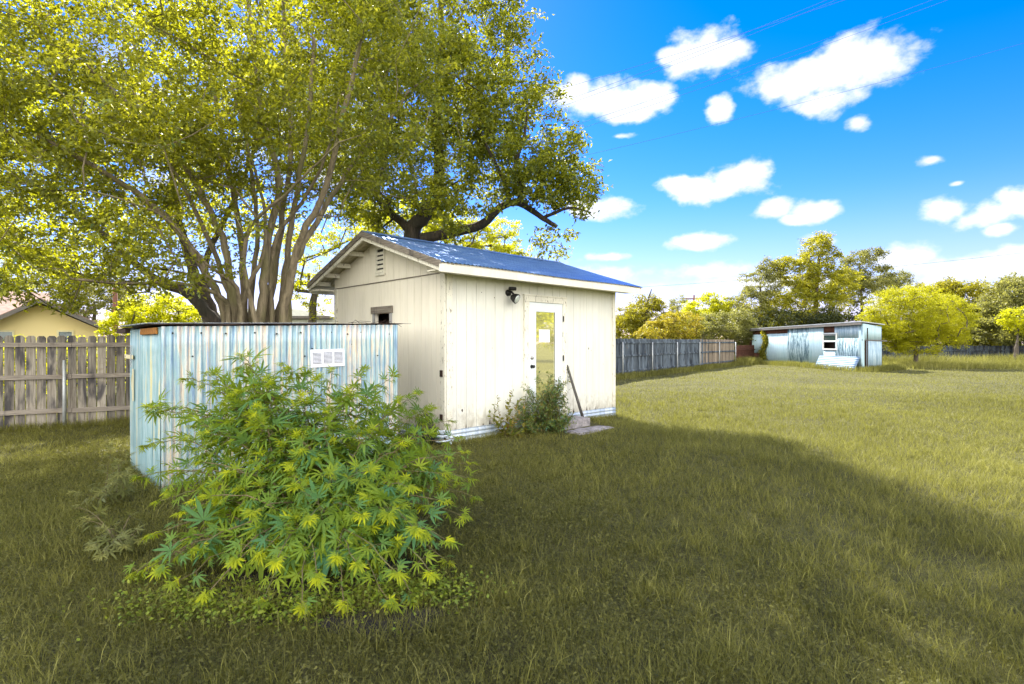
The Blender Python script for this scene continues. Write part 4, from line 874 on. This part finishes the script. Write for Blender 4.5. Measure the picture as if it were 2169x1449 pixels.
bgtree('gap_tree', 'thin leafed yellow tree left of the shed eave', 660, 19, [(670, 620, .9, .8, .7), (640, 540, 1.6, 1, 1.2), (690, 660, .55, .6, .35), (740, 470, 1.4, 1, .9)], 260, 50, .08, lf_yel)
bgtree('fence_shrub', 'sunlit yellow shrub seen through the gaps of the left fence', 130, 14.0, [(60, 775, 2.2, .8, .7), (220, 770, 2.0, .8, .7), (-60, 770, 2.0, .8, .8), (330, 760, 1.5, .8, .8)], 380, 60, .08, lf_yel, cat='shrub', trunk=.04)
# the tree line to the right of the lawn that the door glass reflects
for i, (x, y, s) in enumerate(((27, 9.5, 2.3), (31, 4.5, 2.8), (33, 13.5, 2.4))):
    tree('lawn_tree', ['bushy yellow green tree across the lawn nearest the shed door line', 'wide tree across the lawn to the right', 'third tree across the lawn toward the back'][i], (x, y),
         [([Vector((x, y, -.1)), Vector((x, y, 2)), Vector((x, y, 3.6))], .2, .1)], [(x, y, 3.7, s, s, s*.95), (x+.6, y-s*.8, 2.8, s*.8, s*.8, s*.8)], 200, 40, .22, .12, .5, lf_yel, bk_far, step=.8, rtip=.02, frac=.2, group='trees across the lawn')

# ------------------------------------------------------------------ plants
lf_palm = leaf('palmate_leaf', [(.05, .17, .12), (.075, .18, .07), (.16, .24, .03), (.22, .28, .025), (.46, .48, .014)], (.58, .70, .03), .40, .62, .15)
bk_stem = bark('green_brown_stem', (.09, .08, .03), (.20, .16, .09), (.10, .13, .04))
LF = [(-.0, -.075, .0), (.0, .075, .0)]
def palmate(nodes, axes, outs, sizes, tints, nl=7):
    """nodes (n,3) leaf hubs; outs = direction the leaf points; returns tris"""
    n = len(nodes); D = unit(outs); Nn = unit(np.array([[0, 0, 1.]])+axes*.5+RNG.normal(size=(n, 3))*.22); S_ = unit(np.cross(D, Nn)); Nn = np.cross(S_, D)
    Vs = []; Ts = []
    ang = np.linspace(-1.75, 1.75, nl); ln = 1-.45*np.abs(ang)/1.75
    for a, l in zip(ang, ln):
        dd = D*math.cos(a)+S_*math.sin(a)+RNG.normal(size=(n, 3))*.06; dd = unit(dd); ss = unit(np.cross(dd, Nn)); L = (sizes*l*RNG.uniform(.88, 1.1, n))[:, None]
        w = L*.080*RNG.uniform(.8, 1.25, (n, 1)); dr = RNG.uniform(.02, .42, (n, 1))
        b = nodes; m1 = nodes+dd*L*.33+Nn*L*.03; m2 = nodes+dd*L*.68-Nn*L*dr*.40; t = nodes+dd*L-Nn*L*dr
        V = np.stack([b, m1+ss*w-Nn*L*-.02, m1, m1-ss*w+Nn*L*.02, m2+ss*w*.8+Nn*L*.02, m2, m2-ss*w*.8+Nn*L*.02, t], 1)
        Vs.append(V); Ts.append(tints)
    V = np.stack(Vs, 1).reshape(-1, 3); nb = n*nl
    pat = np.array([(0,1,2),(0,2,3),(1,4,2),(4,5,2),(2,5,3),(5,6,3),(4,7,5),(5,7,6)])
    Fi = (pat[None]+(np.arange(nb)*8)[:, None, None]).reshape(-1, 3)
    tt = np.repeat(np.repeat(tints, nl), 8)
    return V, Fi, tt
def bush(name, label, base, stems_, size=.15, mleaf=lf_palm, cat='shrub', seed=1, tipc=.95, nl=7, step=.075, rs=.007, group=None):
    """stems_: list of (tip xyz, droop)"""
    root = empty(name, (base[0], base[1], 0), 0, label, cat, group); rr = np.random.default_rng(seed); og = np.array([base[0], base[1], 0.])
    nodes = []; axes = []; outs = []; sizes = []; tints = []; mb = MB(); pet = []
    def run(p0, p1, bulge, lead, r0):
        L = np.linalg.norm(p1-p0); n = max(3, int(L/step)); up = np.array([0, 0, 1.])
        pts = [p0+(p1-p0)*(i/n)+bulge*math.sin(math.pi*i/n)+rr.normal(size=3)*.006 for i in range(n+1)]
        mb.tube([tuple(q-og) for q in pts], [r0*(1-.75*i/n) for i in range(n+1)], 5, cap=False); phase = rr.uniform(0, 3.14)
        for i in range(int(n*lead), n+1):
            q = pts[i]; ax = pts[min(i+1, n)]-pts[max(i-1, 0)]; ax = ax/np.linalg.norm(ax); u = np.cross(ax, [.3, .2, .93]); u /= np.linalg.norm(u)+1e-9; w = np.cross(ax, u); f = i/n
            for s in (0, math.pi):
                a = phase+s+(i % 2)*1.57+rr.normal()*.25; o = u*math.cos(a)+w*math.sin(a)
                sz = size*(1.0-.55*max(0, f-.45)/.55)*rr.uniform(.5, 1.15); od = o*.9+ax*.35+np.array([0, 0, -.08]); pl = sz*rr.uniform(.35, .6)
                h = q+od/np.linalg.norm(od)*pl; nodes.append(h); axes.append(ax); outs.append(od+np.array([0, 0, -.25*rr.random()])); sizes.append(sz); tints.append(min(.70, rr.random()*.45+.3*f*rr.random()+.12)); pet.append((q, h))
        q = pts[-1]; ax = pts[-1]-pts[-2]; ax = ax/np.linalg.norm(ax)
        for k in range(6):
            a = k*1.26+phase; u = np.array([math.cos(a), math.sin(a), 0]); od = u*.75+ax*.9; nodes.append(q+od*.012+ax*.01*k); axes.append(ax); outs.append(od); sizes.append(size*rr.uniform(.28, .5)); tints.append(rr.uniform(tipc-.15, 1.)*(1 if rr.random() > .2 else .75))
        return pts
    for k, (tip, root_off, bul) in enumerate(stems_):
        p0 = og+np.array([root_off[0], root_off[1], 0.]); tip = np.array(tip); pts = run(p0, tip, np.array(bul), .18, rs*(1+.6*rr.random()))
        n = len(pts)-1
        for j in range(2, n-1, 2):
            if rr.random() < (.62 if j/n < .6 else .18) and j/n > .2:
                ax = pts[j+1]-pts[j]; ax = ax/np.linalg.norm(ax); o = rr.normal(size=3); o -= ax*o.dot(ax); o /= np.linalg.norm(o); l = rr.uniform(.12, .34)*(1.25-j/n)
                e = pts[j]+(o*.8+ax*.75)*l
                if e[2] < .06: continue
                run(pts[j], e, np.array([0, 0, .02]), .3, rs*.5)
    for q, h in pet: mb.tube([tuple(q-og), tuple(h-og)], .0016, 3, cap=False)
    mb.build('stems', bk_stem, root, True)
    V, Fi, tt = palmate(np.array(nodes), np.array(axes), np.array(outs), np.array(sizes), np.array(tints), nl)
    V[:, 2] = np.maximum(V[:, 2], .012)
    arrmesh('leaves', V-og, Fi, tt, mleaf, root, True); return root
bb = (-1.42, 3.85); sts = []
def dome(px, py, Y, k=1.): p = at(px, py, Y); return (p.x, p.y, max(.1, p.z))
rr = np.random.default_rng(11)
tops = [(398,800,4.7),(345,870,4.7),(445,795,4.6),(515,757,4.4),(520,790,4.5),(602,775,4.5),(648,800,4.5),(560,812,4.2),(700,790,4.5),(640,850,4.2),(770,790,4.6),(790,822,4.5),(828,798,4.7),(880,838,4.7),(895,870,4.6),(950,890,4.7),(740,850,4.3),
        (840,860,4.4),(318,865,4.9),(600,850,4.1),(480,860,4.3),(690,880,4.0),(905,920,4.3),(560,900,3.9),(420,900,4.2),(640,930,3.8),(780,920,3.9),(970,960,4.2),(850,950,3.9),(930,1000,3.9),(990,1010,4.1),(375,1000,4.1),(430,980,3.9),
        (500,1000,3.65),(620,1010,3.5),(700,1010,3.5),(780,1000,3.5),(860,1030,3.5),(930,1060,3.6),(975,1090,3.7),(340,1060,4.0),(400,1080,3.7),(450,1050,3.6),(330,1130,3.7),(540,1080,3.35),(660,1090,3.25),(760,1090,3.25),(870,1110,3.3),(940,1140,3.4),
        (430,1150,3.4),(500,1180,3.2),(590,1180,3.1),(670,1210,3.05),(750,1190,3.1),(830,1200,3.1),(910,1210,3.2),(340,1190,3.5),(310,1240,3.4),(380,1250,3.25),(450,1260,3.12),(560,1260,3.05),(640,1290,2.98),(730,1270,3.0),(820,1280,3.0),(870,1270,3.1),(290,1290,3.4),(940,1180,3.6),(960,1020,4.4),(1000,1050,4.3),(985,980,4.4),(300,1010,4.3),(310,940,4.7),(960,930,4.6),(910,870,4.7)]
for px, py, Y in tops:
    t = dome(px, py, Y); ro = rr.normal(size=2)*.13; d = np.array([t[0]-bb[0], t[1]-bb[1]]); L = np.hypot(*d)
    sts.append((t, tuple(ro+d*.12), (-d[0]*.08, -d[1]*.08, .10+.12*L)))
bush('palmate_shrub', 'large bright green palmate leaved shrub in front of the pump house', bb, sts, .172, seed=3, tipc=.86)
# low weeds of the same kind at the left of it
lf_dull = leaf('dull_palmate_leaf', [(.085, .10, .028), (.12, .135, .035), (.16, .17, .045), (.24, .24, .06)], (.30, .30, .06), .3, .55)
for i, (px, py, Y, tips, lb) in enumerate([(235, 1040, 5.0, [(235, 955, 5.0), (255, 985, 4.9), (170, 1045, 4.8), (215, 1040, 4.7), (270, 1010, 4.8)], 'dull olive palmate weed beside the left foot of the pump house'),
        (250, 1150, 4.0, [(170, 1075, 4.2), (190, 1100, 4.0), (225, 1120, 3.9), (215, 1205, 3.6), (260, 1160, 3.8), (200, 1170, 3.8), (280, 1090, 4.2), (290, 1140, 3.9)], 'dull olive palmate weed in the grass left of the large shrub')]):
    b0 = at(px, 724, Y); s_ = []
    for q in tips: t = dome(*q); s_.append(((t[0], t[1], max(.12, t[2])), (rr.normal()*.03, rr.normal()*.03), (0, 0, .05)))
    bush('palmate_weed', lb, (b0.x, b0.y), s_, .13, lf_dull, 'weed', 20+i, .9, 5, .08, .004, 'low palmate weeds')

# ovate / narrow leaved plants at the shed wall
lf_willow = leaf('narrow_dark_leaf', [(.06, .15, .11), (.10, .20, .05), (.19, .25, .04), (.22, .16, .04)], (.28, .33, .03), .3, .4, .5)
def leafy(name, label, loc, stems_, L, Wd, mleaf, nleaf, cat='weed', seed=1, seg=.03, rs=.006):
    root = empty(name, loc, 0, label, cat); rr = np.random.default_rng(seed); mb = MB(); P = []; D = []; N = []; Ls = []
    def run(p0, p1, r0, k=10):
        bul = rr.normal(size=3)*.04; pts = [p0+(p1-p0)*i/k+bul*math.sin(math.pi*i/k) for i in range(k+1)]; mb.tube([tuple(q) for q in pts], [r0*(1-.7*i/k) for i in range(k+1)], 4, cap=False)
        n = int(np.linalg.norm(p1-p0)/seg)
        for i in range(n):
            f = .12+.88*i/max(1, n-1); j = min(k-1, int(f*k)); q = pts[j]+(pts[j+1]-pts[j])*(f*k-j); ax = (pts[j+1]-pts[j]); ax = ax/np.linalg.norm(ax)
            for s in range(nleaf):
                o = rr.normal(size=3); o -= ax*o.dot(ax); o /= np.linalg.norm(o); P.append(q); D.append(o*.9+ax*.6); N.append(np.array([0, 0, 1.])+rr.normal(size=3)*.5); Ls.append(rr.uniform(.6, 1.15)*(1.1-.4*f))
        return pts
    for tip, b in stems_:
        pts = run(np.array([b[0], b[1], 0.]), np.array(tip, float), rs)
        if name != 'leafy_sapling':
            for j in range(3, 10):
                ax = pts[j]-pts[j-1]; ax = ax/np.linalg.norm(ax); o = rr.normal(size=3); e = pts[j]+(o/np.linalg.norm(o)*.7+ax)*rr.uniform(.08, .2)
                if e[2] > .05: run(pts[j], e, rs*.5, 4)
    mb.build('stems', bk_stem, root, True); Ls = np.array(Ls)
    V, Fi = leaf_mesh(np.array(P), np.array(D), np.array(N), L*Ls, Wd*Ls, .06)
    arrmesh('leaves', V, Fi, rr.random(len(P)), mleaf, root); return root
rr = np.random.default_rng(5)
lp = ploc(1.74, -.50)
leafy('leafy_weed', 'tall narrow leaved weed growing in front of the glazed door', lp, [((rr.uniform(-.34, .32), rr.uniform(-.25, .22), rr.uniform(.45, 1.0)), (rr.normal()*.14, rr.normal()*.10)) for _ in range(34)]+[((rr.uniform(-.50, .36), rr.uniform(-.38, .20), rr.uniform(.08, .5)), (rr.normal()*.16, rr.normal()*.10)) for _ in range(34)], .075, .021, lf_willow, 2, seed=8, seg=.026)
lp = ploc(1.02, -.32); lf_sap = leaf('sapling_leaf', [(.06, .09, .02), (.12, .15, .02), (.20, .20, .03), (.22, .10, .03)], (.45, .45, .03), .35)
leafy('leafy_sapling', 'small upright sapling with oval leaves by the wall left of the door', lp, [((-.18, .0, .68), (0, 0)), ((.08, .05, .76), (0, .02)), ((-.3, -.05, .40), (0, 0)), ((.26, .0, .46), (.02, 0)), ((0, -.1, .5), (0, 0)), ((.12, -.12, .36), (0, 0)), ((-.15, -.1, .3), (0, 0)), ((-.22, .02, .52), (0, 0)), ((.18, .03, .62), (0, 0)), ((.0, .03, .3), (0, 0)), ((.3, -.08, .25), (.05, 0))], .10, .055, lf_sap, 1, 'sapling', 9, .022)
# vine on the far shed
vt = ft(1622); vb = FSC+Vector((math.cos(FA), math.sin(FA), 0))*vt; n = 1500; f = RNG.random(n)
P = np.stack([.25*np.sin(f*7)+RNG.normal(size=n)*.16*(1.1-.5*f)+(-.45*f if False else 0), RNG.normal(size=n)*.07, .35+f*1.95], 1)
V, Fi = leaf_mesh(P, rdir(n, 1, -.5), rdir(n)+np.array([0, -.6, .2]), .13*RNG.uniform(.6, 1.2, n), .09)
vr = empty('ivy_vine', vb+Vector((-.12, 0, 0)), R(90), 'green creeper hanging down the left end of the far shed', 'vine'); arrmesh('leaves', V, Fi, RNG.random(n), lf_far, vr)
m = MB(); m.tube([(.25*math.sin(f*7), 0, .0+f*2.3) for f in np.arange(0, 1.01, .08)], .02, 5); m.build('stem', bk_far, vr)

# ------------------------------------------------------------------ grass and ground cover
def inside(x, y):
    r = np.zeros(len(x), bool)
    for o, lx0, lx1, ly0, ly1 in ((SC, -.02, LX+.02, -.04, LY+.1), (EC, 0, 2.75, .0, 1.65)):
        X = (x-o.x)*d1.x+(y-o.y)*d1.y; Y = (x-o.x)*d2.x+(y-o.y)*d2.y; r |= (X > lx0) & (X < lx1) & (Y > ly0) & (Y < ly1)
    X = (x-SC.x)*d1.x+(y-SC.y)*d1.y; Y = (x-SC.x)*d2.x+(y-SC.y)*d2.y
    r |= (X > 1.9) & (X < 3.1) & (Y > -1.05) & (Y < 0)
    return r
def soil(x, y): return (((x+1.35)/.75)**2+((y-3.5)/.45)**2 < 1) | (((x+.72)/.36)**2+((y-2.93)/.15)**2 < 1)
def fbm(x, y, s):
    a = np.zeros_like(x); rg = np.random.default_rng(s)
    for k in range(5):
        f = .5*1.75**k; ph = rg.uniform(0, 6.28, 4); th = rg.uniform(0, 3.14); u = x*math.cos(th)+y*math.sin(th); v = -x*math.sin(th)+y*math.cos(th)
        a += np.sin(u*f+ph[0]+1.3*np.sin(v*f*.7+ph[1]))*np.sin(v*f*1.1+ph[2])/(k+1)**.6
    return a/2.2
def wedge(n, y0, y1, pw, wide=1.12):
    """points on the lawn, thinning with distance"""
    u = RNG.random(n); e = 2-pw; Y = (y0**e+(y1**e-y0**e)*u)**(1/e); X = RNG.uniform(-wide, wide, n)*Y; return X, Y
lf_grass = leaf('lawn_blade', [(.046, .047, .011), (.115, .115, .026), (.195, .195, .043), (.33, .32, .10)], (.34, .34, .06), .35, .6, .25)
def blades(X, Y, h, w, lean, tintb=0., segs=3):
    n = len(X); Z = gh(X, Y)-.006; a = RNG.uniform(0, 6.283, n); ld = np.stack([np.cos(a), np.sin(a), np.zeros(n)], 1); b = RNG.uniform(0, 6.283, n); sd_ = np.stack([np.cos(b), np.sin(b), np.zeros(n)], 1)
    B = np.stack([X, Y, Z], 1); up = np.array([[0, 0, 1.]]); h = h[:, None]; w = w[:, None]; lean = lean[:, None]
    mid = B+up*h*.55+ld*h*lean*.35; tip = B+up*h*(1-.25*lean)+ld*h*lean
    V = np.stack([B-sd_*w/2, B+sd_*w/2, mid+sd_*w*.38, mid-sd_*w*.38, tip], 1).reshape(-1, 3); o = (np.arange(n)*5)[:, None]
    Fi = np.stack([o+np.array([[0, 1, 2]]), o+np.array([[0, 2, 3]]), o+np.array([[3, 2, 4]])], 1).reshape(-1, 3)
    t = np.clip(.42+.30*fbm(X*.9, Y*.9, 4)+RNG.normal(size=n)*.24+tintb, 0, 1); return V, Fi, np.repeat(t, 3)
X, Y = wedge(360000, 2.1, 18, 1.2); k = (RNG.random(len(X)) < np.clip((18-Y)/7, 0, 1)) & ~inside(X, Y) & ~(soil(X, Y) & (RNG.random(len(X)) < .93)); X, Y = X[k], Y[k]
g = fbm(X, Y, 1); g2 = fbm(X*2.5, Y*2.5, 2)
h = (.055+.06*np.clip(g+.35, 0, 1)+.045*np.clip(g2, 0, 1))*RNG.uniform(.5, 1.4, len(X)); V, Fi, t = blades(X, Y, h, .0030*(Y/3)**.65, RNG.uniform(.2, 1.1, len(X)))
tag(arrmesh('grass', V, Fi, t, lf_grass), 'short olive green lawn grass', 'grass', kind='stuff')
X, Y = wedge(210000, 8, 46, 1.45, 1.08); k = (RNG.random(len(X)) < np.clip((Y-8)/6, 0, 1)) & ~inside(X, Y); X, Y = X[k], Y[k]
h = (.07+.04*np.clip(fbm(X, Y, 1), 0, 1))*RNG.uniform(.5, 1.3, len(X)); V, Fi, t = blades(X, Y, h, .008*(Y/13)**.9, RNG.uniform(.2, 1., len(X)), .02)
tag(arrmesh('grass', V, Fi, t, lf_grass), 'even sunlit olive green grass of the far lawn', 'grass', kind='stuff')
# taller tufts scattered through the lawn, along walls and fences, and the unmown strip under the far trees
nt_ = 1100; cx, cyy = wedge(nt_, 2.2, 14, 1.1); cx = np.concatenate([cx, RNG.normal(-.45, .35, 26), RNG.uniform(-2.6, -.6, 22), RNG.uniform(-2.6, 2.8, 260)]); cyy = np.concatenate([cyy, RNG.normal(2.95, .3, 26), RNG.uniform(2.95, 3.15, 22), RNG.uniform(2.2, 4.2, 260)])
k = ~inside(cx, cyy); cx, cyy = cx[k], cyy[k]; per = 26; X = np.repeat(cx, per)+RNG.normal(size=len(cx)*per)*.05; Y = np.repeat(cyy, per)+RNG.normal(size=len(cx)*per)*.05
hh = np.repeat(RNG.uniform(.09, .20, len(cx)), per)*RNG.uniform(.5, 1.1, len(X)); V1, F1, t1 = blades(X, Y, hh, .0038*(Y/3)**.5, RNG.uniform(.25, .9, len(X)), .08)
tag(arrmesh('tall_grass', V1, F1, t1, lf_grass), 'longer grass tufts standing out of the lawn', 'grass', kind='stuff')
def line(p, q, n, sd_): 
    u = RNG.random(n)[:, None]; a = np.array(p)[None]*(1-u)+np.array(q)[None]*u; a = a+RNG.normal(size=(n, 2))*sd_; return a[:, 0], a[:, 1]
segs_ = []
for p, q, n, s_, hmin, hmax, w_ in (((-12.5, 7.35), (-5, 11.2), 6000, .10, .06, .2, .006), ((3.9, 22.0), (15.3, 36.4), 14000, .28, .10, .32, .02), ((18.25, 28.2), (17.7, 40), 7000, .25, .1, .42, .02), ((18.4, 27.9), (21.5, 29.6), 3000, .2, .1, .4, .02),
        ((23, 33.5), (46, 33.5), 30000, 1.3, .15, .5, .022), ((24.5, 37), (46, 37.5), 9000, .5, .3, .9, .022), (tuple((ploc(-.1, -.1))[:2]), tuple((ploc(1.8, -.1))[:2]), 1500, .05, .06, .16, .005), (tuple((ploc(2.9, -.1))[:2]), tuple((ploc(4.5, -.1))[:2]), 1200, .05, .05, .12, .005), ((15.3, 35.8), (18, 38.9), 2600, .3, .2, .7, .02)):
    x, y = line(p, q, n, s_); h = RNG.uniform(hmin, hmax, n); segs_.append((x, y, h, np.full(n, w_)))
X, Y, h, w = (np.concatenate([s[i] for s in segs_]) for i in range(4)); V1, F1, t1 = blades(X, Y, h, w, RNG.uniform(.1, .7, len(X)), .12)
tag(arrmesh('tall_grass', V1, F1, t1, lf_grass), 'unmown long grass along the fences and sheds', 'grass', kind='stuff')
# clover-like ground cover
lf_clover = leaf('clover_leaf', [(.046, .048, .012), (.098, .100, .028), (.165, .165, .042)], (.27, .275, .05), .3, .55, .15)
X, Y = wedge(200000, 2.1, 11, 1.15); pc = np.clip(.5+.55*fbm(X*.9, Y*.9, 9)+.35*np.clip((3.2-X-.25*Y)/2.5, -1, 1)-.15*np.clip((Y-5)/4, 0, 1), 0, 1)**1.5; k = (RNG.random(len(X)) < pc) & ~inside(X, Y) & ~(soil(X, Y) & (RNG.random(len(X)) < .85)) & (X > -6.5); X, Y = X[k], Y[k]; n = len(X)
P = np.stack([X, Y, gh(X, Y)+RNG.uniform(.012, .075, n)], 1); V, Fi = leaf_mesh(P, rdir(n, .35), rdir(n, .6, 2.2), .017*RNG.uniform(.5, 1.6, n)*(Y/3)**.35, .013*RNG.uniform(.7, 1.3, n)*(Y/3)**.35, .10)
tag(arrmesh('ground_cover', V, Fi, np.clip(.45+.3*fbm(X, Y, 6)+RNG.normal(size=n)*.2, 0, 1), lf_clover), 'low broad leaved ground cover matted through the lawn', 'ground cover', kind='stuff')
# brighter small weeds ringing the foot of the shrub
lf_spurge = leaf('bright_spurge_leaf', [(.10, .16, .02), (.17, .23, .02), (.26, .30, .03)], (.45, .5, .03), .35)
n = 5200; u = RNG.random(n); X = -2.15+1.8*u+RNG.normal(size=n)*.12*(.5+1.5*RNG.random(n)); Y = 3.08+.25*np.abs(u-.45)+RNG.normal(size=n)*.13; k = ~(soil(X, Y) & (RNG.random(n) < .6)); X, Y = X[k], Y[k]; n = len(X)
P = np.stack([X, Y, gh(X, Y)+RNG.uniform(.012, .09, n)], 1); V, Fi = leaf_mesh(P, rdir(n, .4), rdir(n, .6, 2.), .026*RNG.uniform(.6, 1.3, n), .020, .08)
tag(arrmesh('small_weeds', V, Fi, RNG.random(n), lf_spurge), 'bright green small weeds round the foot of the large shrub', 'weeds', kind='stuff')
